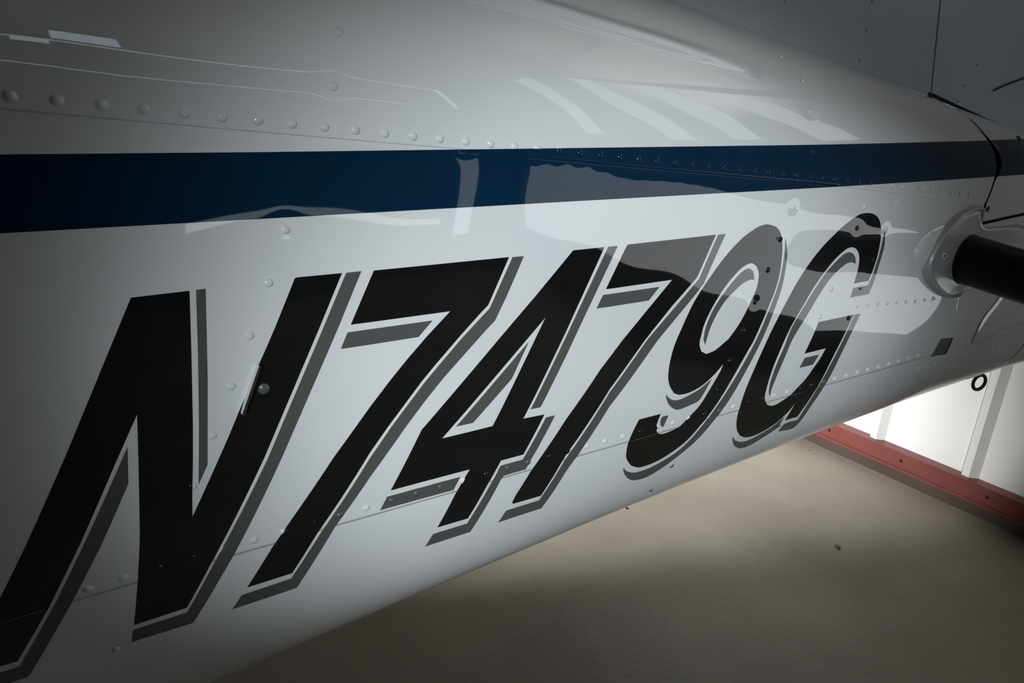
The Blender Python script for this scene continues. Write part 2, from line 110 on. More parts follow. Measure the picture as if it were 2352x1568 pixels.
  [[(0.9084,-0.2017),(0.8978,-0.198),(0.8949,-0.1982),(0.892,-0.1984),(0.8891,-0.1986),(0.8866,-0.1992),(0.8828,-0.2007),(0.8785,-0.2028),(0.8742,-0.2052),(0.8702,-0.2076),(0.866,-0.2105),(0.8616,-0.2138),(0.8574,-0.2173),(0.8536,-0.2209),(0.8491,-0.2257),(0.8444,-0.2313),(0.8399,-0.2371),(0.8358,-0.2426),(0.8324,-0.2474),(0.8293,-0.2524),(0.8262,-0.2574),(0.823,-0.2623),(0.8171,-0.2709),(0.8099,-0.281),(0.8028,-0.2915),(0.7971,-0.3008),(0.7939,-0.3075),(0.7915,-0.3146),(0.7895,-0.3219),(0.7875,-0.3292),(0.7853,-0.3367),(0.7833,-0.3445),(0.7815,-0.3521),(0.7801,-0.359),(0.7793,-0.3643),(0.7786,-0.3697),(0.7781,-0.375),(0.7778,-0.3798),(0.7779,-0.3832),(0.7782,-0.3867),(0.7787,-0.3903),(0.7791,-0.3939),(0.7775,-0.3915),(0.7759,-0.3892),(0.7744,-0.3869),(0.7733,-0.3846),(0.772,-0.3809),(0.7708,-0.3766),(0.7699,-0.3722),(0.7694,-0.3681),(0.7694,-0.362),(0.7699,-0.3551),(0.7707,-0.3479),(0.7719,-0.3412),(0.7736,-0.3341),(0.7758,-0.3269),(0.7783,-0.3196),(0.7806,-0.3124),(0.7827,-0.305),(0.7846,-0.2974),(0.7869,-0.29),(0.7898,-0.2829),(0.7943,-0.2748),(0.7999,-0.2664),(0.8056,-0.2582),(0.8108,-0.2509),(0.8146,-0.2454),(0.8185,-0.2399),(0.8224,-0.2345),(0.8265,-0.2292),(0.8311,-0.2234),(0.8359,-0.2174),(0.8408,-0.2117),(0.8456,-0.2066),(0.85,-0.2027),(0.8548,-0.1988),(0.8595,-0.1953),(0.8636,-0.1923),(0.8663,-0.1904),(0.8691,-0.1885),(0.8719,-0.1867),(0.8746,-0.1853),(0.8771,-0.1843),(0.8797,-0.1834),(0.8825,-0.1828),(0.8851,-0.1825),(0.8876,-0.1826),(0.8902,-0.1832),(0.8928,-0.1839),(0.8954,-0.1845),(0.8975,-0.186),(0.8996,-0.1875),(0.9016,-0.189),(0.9032,-0.1907),(0.9047,-0.1931),(0.906,-0.1959),(0.9071,-0.1988)],
   [(0.962,-0.1539),(0.9629,-0.1565),(0.9639,-0.159),(0.9648,-0.1616),(0.9657,-0.1641),(0.9668,-0.1676),(0.9681,-0.1716),(0.9691,-0.1756),(0.9696,-0.1795),(0.9695,-0.1857),(0.9689,-0.1928),(0.968,-0.2003),(0.9672,-0.2075),(0.9665,-0.214),(0.9658,-0.2206),(0.9649,-0.2271),(0.9638,-0.2331),(0.9625,-0.2383),(0.9608,-0.2433),(0.959,-0.2483),(0.9573,-0.2533),(0.9123,-0.2535),(0.9151,-0.2392),(0.9506,-0.2386),(0.9519,-0.2358),(0.9533,-0.2329),(0.9545,-0.2301),(0.9555,-0.2271),(0.9567,-0.2222),(0.9579,-0.2164),(0.959,-0.2103),(0.9599,-0.2043),(0.9607,-0.1978),(0.9613,-0.191),(0.9619,-0.1845),(0.9622,-0.179),(0.9622,-0.1759),(0.9621,-0.1727),(0.9619,-0.1695),(0.9618,-0.1664),(0.9618,-0.1633),(0.9618,-0.1602),(0.9619,-0.157)],
   [(0.9333,-0.2828),(0.9467,-0.2832),(0.9405,-0.2974),(0.9343,-0.3122),(0.9291,-0.3265),(0.9252,-0.3393),(0.9229,-0.3481),(0.9208,-0.3571),(0.919,-0.3661),(0.9174,-0.3746),(0.9159,-0.382),(0.9145,-0.3895),(0.913,-0.397),(0.9115,-0.4043),(0.9099,-0.4114),(0.9082,-0.4183),(0.9065,-0.4253),(0.9047,-0.4323),(0.9028,-0.4442),(0.9019,-0.4591),(0.9011,-0.4741),(0.8985,-0.4851),(0.8917,-0.4882),(0.8805,-0.4875),(0.8677,-0.4855),(0.8559,-0.4842),(0.8557,-0.4793),(0.8553,-0.4742),(0.8558,-0.4699),(0.8583,-0.467),(0.864,-0.4659),(0.8718,-0.466),(0.8805,-0.4667),(0.8889,-0.4671),(0.8885,-0.45),(0.8899,-0.4341),(0.8923,-0.4189),(0.8951,-0.4041),(0.8981,-0.3885),(0.9017,-0.373),(0.9058,-0.3576),(0.9103,-0.3426),(0.9154,-0.3275),(0.9208,-0.3124),(0.9269,-0.2975)],
   [(0.8337,-0.3383),(0.8666,-0.3382),(0.859,-0.3541),(0.8279,-0.3539)],
   [(0.7351,-0.4596),(0.7457,-0.4697),(0.7499,-0.4719),(0.7541,-0.4743),(0.7583,-0.4766),(0.7623,-0.4783),(0.7668,-0.4797),(0.7713,-0.4808),(0.7757,-0.4816),(0.7797,-0.4818),(0.7842,-0.4815),(0.7889,-0.4806),(0.7935,-0.4794),(0.7979,-0.4781),(0.8034,-0.4762),(0.8095,-0.474),(0.8153,-0.4715),(0.8204,-0.4691),(0.8239,-0.4669),(0.827,-0.4645),(0.83,-0.4618),(0.8329,-0.4591),(0.8356,-0.4562),(0.8381,-0.4532),(0.8407,-0.4501),(0.8433,-0.4471),(0.845,-0.4651),(0.8503,-0.4687),(0.845,-0.4724),(0.8399,-0.4761),(0.8348,-0.4798),(0.8296,-0.4833),(0.8235,-0.487),(0.817,-0.4908),(0.8106,-0.4943),(0.805,-0.497),(0.8013,-0.4984),(0.7971,-0.4995),(0.7927,-0.5002),(0.7884,-0.5004),(0.7848,-0.4999),(0.7806,-0.4988),(0.7762,-0.4975),(0.7719,-0.4963),(0.7673,-0.4933),(0.7627,-0.4905),(0.7583,-0.4876),(0.7541,-0.4844),(0.7501,-0.4807),(0.7463,-0.4766),(0.743,-0.4727),(0.7403,-0.4693),(0.7386,-0.4667),(0.7373,-0.4643),(0.7363,-0.462)]]),
]
RIVETS = [(-0.0657,-0.0017,'w',0.0074),(-0.0396,-0.0038,'w',0.0074),(-0.0135,-0.006,'w',0.0074),(0.0126,-0.0082,'w',0.0074),(0.0387,-0.0104,'w',0.0074),(0.0648,-0.0126,'w',0.0074),(0.0908,-0.0147,'w',0.0074),(0.1169,-0.0169,'w',0.0074),(0.1429,-0.0191,'w',0.0074),(0.1689,-0.0213,'w',0.0074),(0.195,-0.0235,'w',0.0074),(0.221,-0.0258,'w',0.0074),(0.247,-0.028,'w',0.0074),(0.273,-0.0302,'w',0.0074),(0.299,-0.0324,'w',0.0074),(0.325,-0.0347,'w',0.0074),(0.3511,-0.0369,'w',0.0074),(0.3771,-0.0392,'w',0.0074),(0.4031,-0.0414,'b',0.0074),(0.4292,-0.0437,'b',0.0074),(0.4552,-0.046,'b',0.0074),(0.4813,-0.0482,'b',0.0074),(0.5074,-0.0505,'b',0.0074),(0.5335,-0.0528,'b',0.0074),(0.5597,-0.0551,'b',0.0074),(0.5858,-0.0574,'b',0.0074),(0.612,-0.0597,'b',0.0074),(0.6382,-0.0621,'b',0.0074),(0.6645,-0.0644,'b',0.0074),(0.6908,-0.0667,'b',0.0074),(0.7171,-0.0691,'b',0.0074),(0.7434,-0.0714,'b',0.0074),(0.7698,-0.0738,'b',0.0074),(0.7962,-0.0762,'b',0.0074),(0.8227,-0.0785,'b',0.0074),(0.8492,-0.0809,'b',0.0074),(0.8757,-0.0833,'b',0.0074),(0.9023,-0.0857,'w',0.0074),(0.9289,-0.0881,'w',0.0074),(0.9556,-0.0906,'w',0.0074),(0.9824,-0.093,'w',0.0074),(1.0091,-0.0954,'w',0.0074),(1.036,-0.0979,'w',0.0074),(1.0629,-0.1003,'w',0.0074),(1.0899,-0.1028,'w',0.0074),(1.1169,-0.1053,'w',0.0074),(1.144,-0.1078,'w',0.0074),(1.1712,-0.1103,'w',0.0074),(0.1044,-0.1022,'w',0.0074),(0.0865,-0.147,'w',0.0074),(0.0668,-0.192,'w',0.0074),(0.047,-0.2359,'w',0.0074),(0.0268,-0.2798,'w',0.0074),(0.0051,-0.3259,'w',0.0074),(-0.0869,-0.408,'w',0.0074),(-0.0594,-0.4069,'w',0.0074),(-0.0319,-0.4059,'k',0.0074),(-0.0043,-0.405,'k',0.0074),(0.0234,-0.4041,'w',0.0074),(0.0512,-0.4033,'w',0.0074),(0.079,-0.4025,'w',0.0074),(0.107,-0.4018,'k',0.0074),(0.135,-0.4011,'g',0.0074),(0.163,-0.4005,'w',0.0074),(0.1912,-0.3999,'g',0.0074),(0.2194,-0.3994,'g',0.0074),(0.2476,-0.3989,'g',0.0074),(0.2759,-0.3985,'w',0.0074),(0.3043,-0.3981,'k',0.0074),(0.3327,-0.3977,'g',0.0074),(0.3611,-0.3974,'w',0.0074),(0.3896,-0.3971,'k',0.0074),(0.4181,-0.3968,'w',0.0074),(0.4466,-0.3966,'w',0.0074),(0.4751,-0.3963,'w',0.0074),(0.5037,-0.3961,'w',0.0074),(0.5323,-0.3959,'k',0.0074),(0.5609,-0.3957,'w',0.0074),(0.5895,-0.3956,'w',0.0074),(0.6181,-0.3954,'w',0.0074),(0.6467,-0.3952,'k',0.0074),(0.6753,-0.3951,'g',0.0074),(0.7039,-0.3949,'w',0.0074),(0.7324,-0.3948,'k',0.0074),(0.761,-0.3946,'k',0.0074),(0.7895,-0.3944,'w',0.0074),(0.8181,-0.3942,'w',0.0074),(0.8465,-0.394,'k',0.0074),(0.875,-0.3938,'k',0.0074),(0.9034,-0.3936,'g',0.0074),(0.9318,-0.3933,'w',0.0074),(0.9601,-0.393,'w',0.0074),(0.9884,-0.3927,'w',0.0074),(1.0166,-0.3924,'w',0.0074),(1.0448,-0.392,'w',0.0074),(1.0729,-0.3916,'w',0.0074),(1.1009,-0.3911,'w',0.0074),(1.1289,-0.3906,'w',0.0074),(1.1568,-0.3901,'w',0.0074),(1.1821,-0.4215,'w',0.0058),(1.2105,-0.4227,'w',0.0058),(1.238,-0.4235,'w',0.0058),(1.2645,-0.4241,'w',0.0058),(1.2904,-0.4244,'w',0.0058),(1.3156,-0.4245,'w',0.0058),(1.3404,-0.4246,'w',0.0058),(1.3649,-0.4246,'w',0.0058),(1.3893,-0.4247,'w',0.0058),(1.4136,-0.4248,'w',0.0058),(1.438,-0.425,'w',0.0058),(1.4627,-0.4255,'w',0.0058),(1.4878,-0.4261,'w',0.0058),(1.5134,-0.4271,'w',0.0058),(1.5397,-0.4285,'w',0.0058),(0.9343,-0.2701,'w',0.0056),(0.961,-0.2713,'w',0.0056),(0.987,-0.2728,'w',0.0056),(1.0127,-0.2745,'w',0.0056),(1.0382,-0.2763,'w',0.0056),(1.0641,-0.2781,'w',0.0056),(1.0906,-0.2798,'w',0.0056),(1.1179,-0.2812,'w',0.0056),(1.1465,-0.2823,'w',0.0056),(0.7484,-0.1125,'w',0.0074),(0.7335,-0.1534,'w',0.0074),(0.7189,-0.1936,'k',0.0074),(0.7034,-0.2358,'k',0.0074),(0.689,-0.2743,'k',0.0074),(0.6715,-0.3158,'k',0.0074),(0.6568,-0.3587,'k',0.0074),(0.9014,-0.1182,'w',0.0074),(0.8941,-0.1481,'k',0.0074),(0.876,-0.1897,'g',0.0074),(0.8634,-0.2356,'w',0.0074),(0.8486,-0.2757,'w',0.0074),(0.9768,-0.1154,'w',0.0074),(0.9636,-0.1534,'w',0.0074),(0.948,-0.1994,'k',0.0074),(0.9325,-0.2404,'w',0.0074),(0.9184,-0.2867,'k',0.0074),(0.1625,0.0549,'w',0.0074),(0.1533,0.0129,'w',0.0074),(0.7739,0.0065,'w',0.0074),(0.772,-0.0424,'b',0.0074),(0.6263,-0.4871,'g',0.0065),(0.618,-0.5418,'g',0.0065),(0.712,-0.6936,'g',0.0065),(-0.0794,-0.4983,'w',0.0065)]

# ---------------------------------------------------------------- materials
MATS = {}


def mat(name, color, rough=0.5, metal=0.0, coat=0.0, coat_rough=0.03, noise=None, bump=None, spec=0.5):
    m = bpy.data.materials.new(name)
    m.use_nodes = True
    nt = m.node_tree
    b = nt.nodes['Principled BSDF']
    b.inputs['Base Color'].default_value = (*color, 1)
    b.inputs['Roughness'].default_value = rough
    b.inputs['Metallic'].default_value = metal
    b.inputs['Coat Weight'].default_value = coat
    b.inputs['Coat Roughness'].default_value = coat_rough
    b.inputs['Coat IOR'].default_value = 1.55 if name == 'blue_paint' else 1.8
    b.inputs['Specular IOR Level'].default_value = spec
    if noise or bump:
        tc = nt.nodes.new('ShaderNodeTexCoord')
    if noise:
        scale, c2, detail, lo, hi = noise
        n = nt.nodes.new('ShaderNodeTexNoise')
        n.inputs['Scale'].default_value = scale
        n.inputs['Detail'].default_value = detail
        r = nt.nodes.new('ShaderNodeValToRGB')
        r.color_ramp.elements[0].position = lo
        r.color_ramp.elements[1].position = hi
        r.color_ramp.elements[0].color = (*color, 1)
        r.color_ramp.elements[1].color = (*c2, 1)
        nt.links.new(tc.outputs['Object'], n.inputs['Vector'])
        nt.links.new(n.outputs['Fac'], r.inputs['Fac'])
        nt.links.new(r.outputs['Color'], b.inputs['Base Color'])
    if bump:
        scale, strength, dist = bump
        n = nt.nodes.new('ShaderNodeTexNoise')
        n.inputs['Scale'].default_value = scale
        n.inputs['Detail'].default_value = 3
        bp = nt.nodes.new('ShaderNodeBump')
        bp.inputs['Strength'].default_value = strength
        bp.inputs['Distance'].default_value = dist
        nt.links.new(tc.outputs['Object'], n.inputs['Vector'])
        nt.links.new(n.outputs['Fac'], bp.inputs['Height'])
        nt.links.new(bp.outputs['Normal'], b.inputs['Normal'])
    MATS[name] = m
    return m


mat('white_paint', (0.74, 0.765, 0.78), 0.35, coat=1.0, coat_rough=0.02, spec=0.05, noise=(9, (0.77, 0.785, 0.79), 2, .3, .7))
mat('blue_paint', (0.0015, 0.020, 0.050), 0.35, coat=1.0, coat_rough=0.02, spec=0.05, noise=(12, (0.002, 0.023, 0.056), 2, .3, .7))
mat('black_vinyl', (0.006, 0.007, 0.0065), 0.35, coat=1.0, coat_rough=0.02, spec=0.05, noise=(15, (0.008, 0.008, 0.007), 2, .3, .7))
mat('grey_vinyl', (0.083, 0.092, 0.088), 0.4, coat=1.0, coat_rough=0.03, noise=(15, (0.09, 0.094, 0.086), 2, .3, .7))
mat('shaded_fin_white', (0.52, 0.59, 0.65), 0.5, coat=0.5, coat_rough=0.35, spec=0.2, noise=(6, (0.55, 0.61, 0.66), 2, .3, .7))  # white fin with its shade put into a darker blue-grey colour
mat('bare_aluminium', (0.60, 0.61, 0.62), 0.33, metal=0.85, noise=(25, (0.68, 0.68, 0.68), 3, .3, .7))
mat('fairing_grey', (0.46, 0.47, 0.48), 0.38, metal=0.25, coat=0.4, coat_rough=0.1, noise=(25, (0.50, 0.51, 0.515), 3, .3, .7))
mat('chrome', (0.75, 0.77, 0.79), 0.12, metal=1.0, noise=(60, (0.8, 0.8, 0.8), 2, .3, .7))
mat('black_rubber', (0.004, 0.004, 0.004), 0.32, noise=(40, (0.006, 0.006, 0.006), 2, .3, .7))
mat('gap_dark', (0.004, 0.004, 0.005), 0.8, noise=(40, (0.008, 0.008, 0.008), 2, .3, .7))
mat('dark_steel', (0.035, 0.037, 0.036), 0.45, metal=0.6, noise=(60, (0.09, 0.09, 0.085), 3, .35, .7))
mat('hole_shade_grey', (0.06, 0.065, 0.062), 0.6, noise=(60, (0.085, 0.09, 0.085), 3, .3, .7))  # shade inside the hole, put into the colour
mat('concrete', (0.23, 0.205, 0.162), 0.62, noise=(1.7, (0.36, 0.33, 0.272), 6, .35, .7), bump=(60, .25, .004))
mat('wall_white', (0.80, 0.82, 0.83), 0.4, noise=(3, (0.84, 0.85, 0.86), 3, .3, .7))
mat('wall_backing', (0.30, 0.33, 0.34), 0.6, noise=(3, (0.34, 0.36, 0.37), 3, .3, .7))
mat('red_steel', (0.16, 0.038, 0.033), 0.45, noise=(5, (0.19, 0.05, 0.044), 4, .3, .7))
mat('brown_sill', (0.05, 0.032, 0.024), 0.7, noise=(6, (0.07, 0.046, 0.034), 4, .3, .7))
mat('wall_dark', (0.025, 0.025, 0.025), 0.7, noise=(2, (0.035, 0.035, 0.034), 3, .3, .7))
mat('ceiling_tan', (0.26, 0.23, 0.19), 0.7, noise=(2, (0.3, 0.265, 0.215), 3, .3, .7))
mat('upper_board', (0.62, 0.56, 0.48), 0.6, noise=(2, (0.68, 0.62, 0.53), 3, .3, .7))
mat('stain', (0.10, 0.085, 0.065), 0.8, noise=(30, (0.16, 0.14, 0.11), 3, .3, .7))


# ---------------------------------------------------------------- object helpers
def link(name, me, parent=None, material=None, smooth=True):
    o = bpy.data.objects.new(name, me)
    COL.objects.link(o)
    if material:
        me.materials.append(MATS[material])
    if smooth and len(me.polygons):
        me.polygons.foreach_set('use_smooth', [True] * len(me.polygons))
    if parent:
        o.parent = parent
        o.matrix_parent_inverse = parent.matrix_world.inverted()
    return o


def mesh_from(name, v, f):
    me = bpy.data.meshes.new(name)
    me.from_pydata([tuple(map(float, p)) for p in v], [], [tuple(map(int, q)) for q in f])
    me.update()
    return me


def box_mesh(name, x0, x1, y0, y1, z0, z1, bevel=0.0):
    bm = bmesh.new()
    bmesh.ops.create_cube(bm, size=1.0)
    for v in bm.verts:
        v.co = Vector(((x0 + x1) / 2 + v.co.x * (x1 - x0), (y0 + y1) / 2 + v.co.y * (y1 - y0), (z0 + z1) / 2 + v.co.z * (z1 - z0)))
    if bevel:
        bmesh.ops.bevel(bm, geom=list(bm.edges), offset=bevel, segments=2, affect='EDGES')
    me = bpy.data.meshes.new(name)
    bm.to_mesh(me)
    bm.free()
    return me


def empty(name, loc):
    o = bpy.data.objects.new(name, None)
    COL.objects.link(o)
    o.location = loc
    o.empty_display_size = 0.1
    bpy.context.view_layer.update()
    return o


def tag(o, label=None, cat=None, group=None, kind=None):
    if label:
        o['label'] = label
    if cat:
        o['category'] = cat
    if group:
        o['group'] = group
    if kind:
        o['kind'] = kind
    return o


# ---------------------------------------------------------------- the hangar
fl = link('floor', box_mesh('floor', -7, 3.2, -3.4, 7, -0.1, 0.0), None, 'concrete', False)
tag(fl, 'tan stained concrete hangar floor under the aeroplane', kind='structure')

# aft wall: plane n.P = C with n = (0.9965, 0.0834, 0); e runs to the right in the picture
WN = Vector((0.9965157, 0.08340544, 0.0))
WE = Vector((0.08340544, -0.9965157, 0.0))
WC = 2.498322 * H / 1.30


def wall_pt(e, out, z):
    p = WN * (WC - out) + WE * e
    return (p.x, p.y, z)


def wall_box(name, e0, e1, o0, o1, z0, z1):
    v = [wall_pt(e, o, z) for z in (z0, z1) for o in (o0, o1) for e in (e0, e1)]
    f = [(0, 1, 3, 2), (4, 6, 7, 5), (0, 4, 5, 1), (2, 3, 7, 6), (0, 2, 6, 4), (1, 5, 7, 3)]
    return mesh_from(name, v, f)


wall = link('wall_aft', wall_box('wall_aft', -6.9, 4.0, -0.12, -0.006, 0, 3.3), None, 'wall_backing', False)
tag(wall, 'white ribbed metal wall behind the tail', kind='structure')
PITCH = 0.3080
E0 = -0.7753 * H / 1.30
k0, k1 = -19, 15
for k in range(k0, k1):
    a = E0 + k * PITCH
    link('wall_panel', wall_box('wall_panel', a + 0.0035, a + PITCH - 0.0005, -0.006, 0.0, 0.02, 3.29), wall, 'wall_white', False)
    prof = [(a + 0.0045, 0.0), (a + 0.0075, 0.020), (a + 0.030, 0.022), (a + 0.052, 0.0)]
    v = [wall_pt(e, o, z) for z in (0.02, 3.29) for (e, o) in prof]
    f = [(0, 1, 5, 4), (1, 2, 6, 5), (2, 3, 7, 6), (3, 2, 1, 0), (4, 5, 6, 7)]
    link('rib', mesh_from('rib', v, f), wall, 'wall_white', False)
rail = link('baseboard_aft', wall_box('baseboard_aft', -6.8, 3.9, 0.0, 0.045, 0.052, 0.117), None, 'red_steel', False)
tag(rail, 'red painted steel base rail along the white wall', kind='structure')
lip = link('lower_lip', wall_box('lower_lip', -6.8, 3.9, 0.045, 0.052, 0.050, 0.060), rail, 'red_steel', False)
sill = link('trim_1', wall_box('trim_1', -6.8, 3.9, 0.0, 0.030, 0.0, 0.052), None, 'brown_sill', False)
tag(sill, 'dark brown sill strip below the red base rail', kind='structure')
for k in range(-8, 8):
    e = E0 + 0.10 + k * 0.27
    bm = bmesh.new()
    bmesh.ops.create_cone(bm, cap_ends=True, segments=10, radius1=0.006, radius2=0.004, depth=0.006)
    me = bpy.data.meshes.new('rail_bolt')
    bm.to_mesh(me)
    bm.free()
    o = link('rail_bolt', me, None, 'dark_steel')
    o.rotation_euler = (-WN).to_track_quat('Z', 'Y').to_euler()
    o.location = wall_pt(e, 0.047, 0.088)
    bpy.context.view_layer.update()
    o.parent = rail

CZ = 3.3


def daylight(name, strength, color):
    m = bpy.data.materials.new(name)
    m.use_nodes = True
    nt = m.node_tree
    b_ = nt.nodes['Principled BSDF']
    b_.inputs['Base Color'].default_value = (0.2, 0.2, 0.2, 1)
    b_.inputs['Emission Color'].default_value = (*color, 1)
    b_.inputs['Emission Strength'].default_value = strength
    MATS[name] = m


daylight('daylight_pane', 1.15, (0.93, 0.97, 1.0))
daylight('translucent_pane', 0.9, (0.88, 0.95, 1.0))
daylight('daylight_gap', 1.3, (0.85, 0.95, 1.0))
daylight('transom_pane', 1.6, (0.72, 0.87, 1.0))
wl = link('wall_left', box_mesh('wall_left', -7, 3.2, -3.4, -3.3, 0, CZ), None, 'wall_dark', False)
tag(wl, 'dark sliding hangar door behind the viewer', kind='structure')
for nm, x0, x1, z0, z1, m_ in (('window_2', -0.5, 2.2, 2.93, 2.955, 'daylight_gap'), ('window_3', 2.17, 2.2, 2.3, 2.955, 'daylight_gap'),
                               ('window_4', 0.2, 1.9, 0.44, 0.50, 'daylight_gap'), ('window_5', -0.12, 0.20, 3.0, 3.2, 'transom_pane'),
                               ('window_6', 2.02, 2.14, 0.3, 0.95, 'daylight_gap'), ('window_7', -0.36, -0.14, 2.84, 2.94, 'daylight_gap'),
                               ('window_8', -0.6, 1.9, 2.28, 2.30, 'daylight_gap')):
    o = link(nm, box_mesh(nm, x0, x1, -3.31, -3.295, z0, z1), None, m_, False)
    tag(o, 'daylight showing through a gap in the hangar door', kind='structure')
# long low window in the aft wall, outside the frame on the viewer's side
o = link('window_1', wall_box('window_1', 0.17, 3.30, 0.0, 0.024, 0.40, 0.86), None, 'daylight_pane', False)
tag(o, 'long low window strip in the white wall', kind='structure')
for a_, b_, z0, z1 in ((0.12, 3.35, 0.86, 0.90), (0.12, 3.35, 0.36, 0.40), (0.12, 0.17, 0.36, 0.90)):
    link('window_frame', wall_box('window_frame', a_, b_, 0.0, 0.035, z0, z1), o, 'wall_dark', False)


def roof_z(e_):
    """underside of the sloping roof beam on the aft wall"""
    return min(3.27, 2.10 + 0.60 * (e_ + 0.05))


for k_, yc_ in enumerate((-2.12, -1.32, -0.78, -0.26)):
    ec = -yc_ + WC * 0.0834
    v = [wall_pt(e_, o_, z_) for (e_, z_) in ((ec - 0.11, 1.68), (ec + 0.11, 1.68), (ec + 0.11, roof_z(ec + 0.11)), (ec - 0.11, roof_z(ec - 0.11))) for o_ in (0.0, 0.026)]
    f = [(0, 2, 4, 6), (1, 7, 5, 3), (0, 1, 3, 2), (2, 3, 5, 4), (4, 5, 7, 6), (6, 7, 1, 0)]
    o = link('window_%d' % (9 + k_), mesh_from('light_panel', v, f), None, 'translucent_pane', False)
    tag(o, 'tall translucent daylight panel set in the white wall', kind='structure')
o = link('trim_2', wall_box('trim_2', 0.0, 3.4, 0.0, 0.03, 0.12, 0.36), None, 'brown_sill', False)
tag(o, 'dark brown lower wall board under the window strip', kind='structure')


def sloped(name, e0_, e1_, lo0, lo1, hi0, hi1, depth):
    v = [wall_pt(e_, o_, z_) for (e_, z_) in ((e0_, lo0), (e1_, lo1), (e1_, hi1), (e0_, hi0)) for o_ in (0.0, depth)]
    f = [(0, 2, 4, 6), (1, 7, 5, 3), (0, 1, 3, 2), (2, 3, 5, 4), (4, 5, 7, 6), (6, 7, 1, 0)]
    return mesh_from(name, v, f)


EA, EB = -0.20, 1.85
o = link('trim_3', sloped('trim_3', EA, EB, 2.02, 3.25, 2.13, 3.29, 0.06), None, 'wall_dark', False)
tag(o, 'dark sloping roof beam on the white wall', kind='structure')
o = link('trim_4', sloped('trim_4', EA, EB, 2.13, 3.285, 3.29, 3.292, 0.04), None, 'upper_board', False)
tag(o, 'tan boarding above the sloping roof beam', kind='structure')
wr = link('wall_right', box_mesh('wall_right', -7, 2.0, 6.9, 7.0, 0, CZ), None, 'wall_dark', False)
tag(wr, 'far hangar side wall', kind='structure')
wf = link('wall_front', box_mesh('wall_front', -7, -6.9, -3.3, 6.9, 0, CZ), None, 'wall_dark', False)
tag(wf, 'far front hangar wall', kind='structure')
ce = link('ceiling', box_mesh('ceiling', -7, 3.2, -3.4, 7, CZ, CZ + 0.1), None, 'ceiling_tan', False)
tag(ce, 'tan hangar ceiling overhead', kind='structure')

# ---------------------------------------------------------------- fuselage surface
# Graph surface y = G(x, z): vertical side, elliptic belly below, elliptic shoulder above.
D = 0.575


def Wd(x):
    return np.maximum(0.56 * D - 0.145 * x, 0.10 * D)


def zlo(x):
    return -0.52 * D + 0 * x


def bl(x):
    u = x / D
    return np.maximum(0.80986 - 0.20835 * u + 0.021025 * u * u, 0.05) * D


def zhi(x):
    return -0.03 * D - 0.075 * x


def bh(x):
    return np.maximum(0.516 * D - 0.125 * x, 0.08 * D)


def ztop(x):
    return zhi(x) + bh(x)


def zbot(x):
    return zlo(x) - bl(x)


def ycen(x):
    return D + Wd(x)


def G(x, z):
    u = np.clip((zlo(x) - z) / bl(x), 0, 1)
    v = np.clip((z - zhi(x)) / bh(x), 0, 1)
    w = Wd(x)
    return D + w * (1 - np.sqrt(1 - u * u)) + w * (1 - np.sqrt(1 - v * v))


RV = np.array([(r[0], r[1], r[3]) for r in RIVETS])


def dents(x, z):
    """inward skin dimples at the rivets and gentle oil-canning (metres, + is inward)"""
    x = np.asarray(x, float)
    z = np.asarray(z, float)
    d = 0.00028 * np.sin(19 * x + 11 * z + 0.6) * np.sin(31 * z - 7 * x + 1.0)
    d = d + 0.00012 * np.sin(43 * x - 23 * z + 2.0) * np.sin(37 * z + 13 * x)
    for rx, rz, rs in RV:
        m = (np.abs(x - rx) < 0.03) & (np.abs(z - rz) < 0.03)
        if m.any():
            r2 = (x[m] - rx) ** 2 + (z[m] - rz) ** 2
            d[m] += 0.00030 * np.exp(-r2 / (2 * 0.0075 ** 2))
    return d


SU_X = [-1.0, -0.0731, -0.0263, 0.0599, 0.2011, 0.3197, 0.5089, 0.7639, 0.9556, 1.2185, 1.8]
SU_Z = [0.066, -0.0103, -0.0143, -0.0213, -0.0324, -0.0415, -0.0587, -0.0812, -0.1000, -0.1236, -0.176]
SL_X = [-1.0, -0.1, 0.9352, 1.16, 1.8]
SL_Z = [-0.430, -0.418, -0.4023, -0.3990, -0.393]


def seam_u(x):
    return np.interp(x, SU_X, SU_Z)


def seam_l(x):
    return np.interp(x, SL_X, SL_Z)


LAP = 0.0006


def skin_offset(x, z):
    """outward offset of the three overlapping skins"""
    su, sl = seam_u(x), seam_l(x)
    o = np.where(z >= su - 1e-6, LAP, 0.0)
    return o - LAP * np.clip((sl - z) / 0.002, 0, 1)


def surf(x, z, lift=0.0, off=None):
    """world point(s) on the skin lifted along the outward normal"""
    x = np.atleast_1d(np.asarray(x, float))
    z = np.atleast_1d(np.asarray(z, float))
    e = 0.0015
    y = G(x, z)
    gx = (G(x + e, z) - G(x - e, z)) / (2 * e)
    zt = np.minimum(z + e, ztop(x) - 1e-5)
    zb = np.maximum(z - e, zbot(x) + 1e-5)
    gz = (G(x, zt) - G(x, zb)) / np.maximum(zt - zb, 1e-6)
    n = np.stack([gx, -np.ones_like(x), gz], -1)
    n /= np.linalg.norm(n, axis=-1, keepdims=True)
    o = (skin_offset(x, z) if off is None else off) + lift - dents(x, z)
    p = np.stack([x, y, z + H], -1) + n * np.reshape(o, (-1, 1))
    return p, n


def cols(x0, x1, fine=0.003):
    a = []
    if x0 < -0.22:
        a += list(np.linspace(x0, -0.22, 14)[:-1])
    s = max(x0, -0.22)
    a += list(np.linspace(s, x1, max(2, int((x1 - s) / fine) + 1)))
    return np.array(a)


def grid_faces(nr, nc, base=0, flip=False):
    i, j = np.meshgrid(np.arange(nr - 1), np.arange(nc - 1), indexing='ij')
    a = base + i * nc + j
    q = np.stack([a, a + 1, a + nc + 1, a + nc], -1).reshape(-1, 4)
    return q[:, ::-1] if flip else q


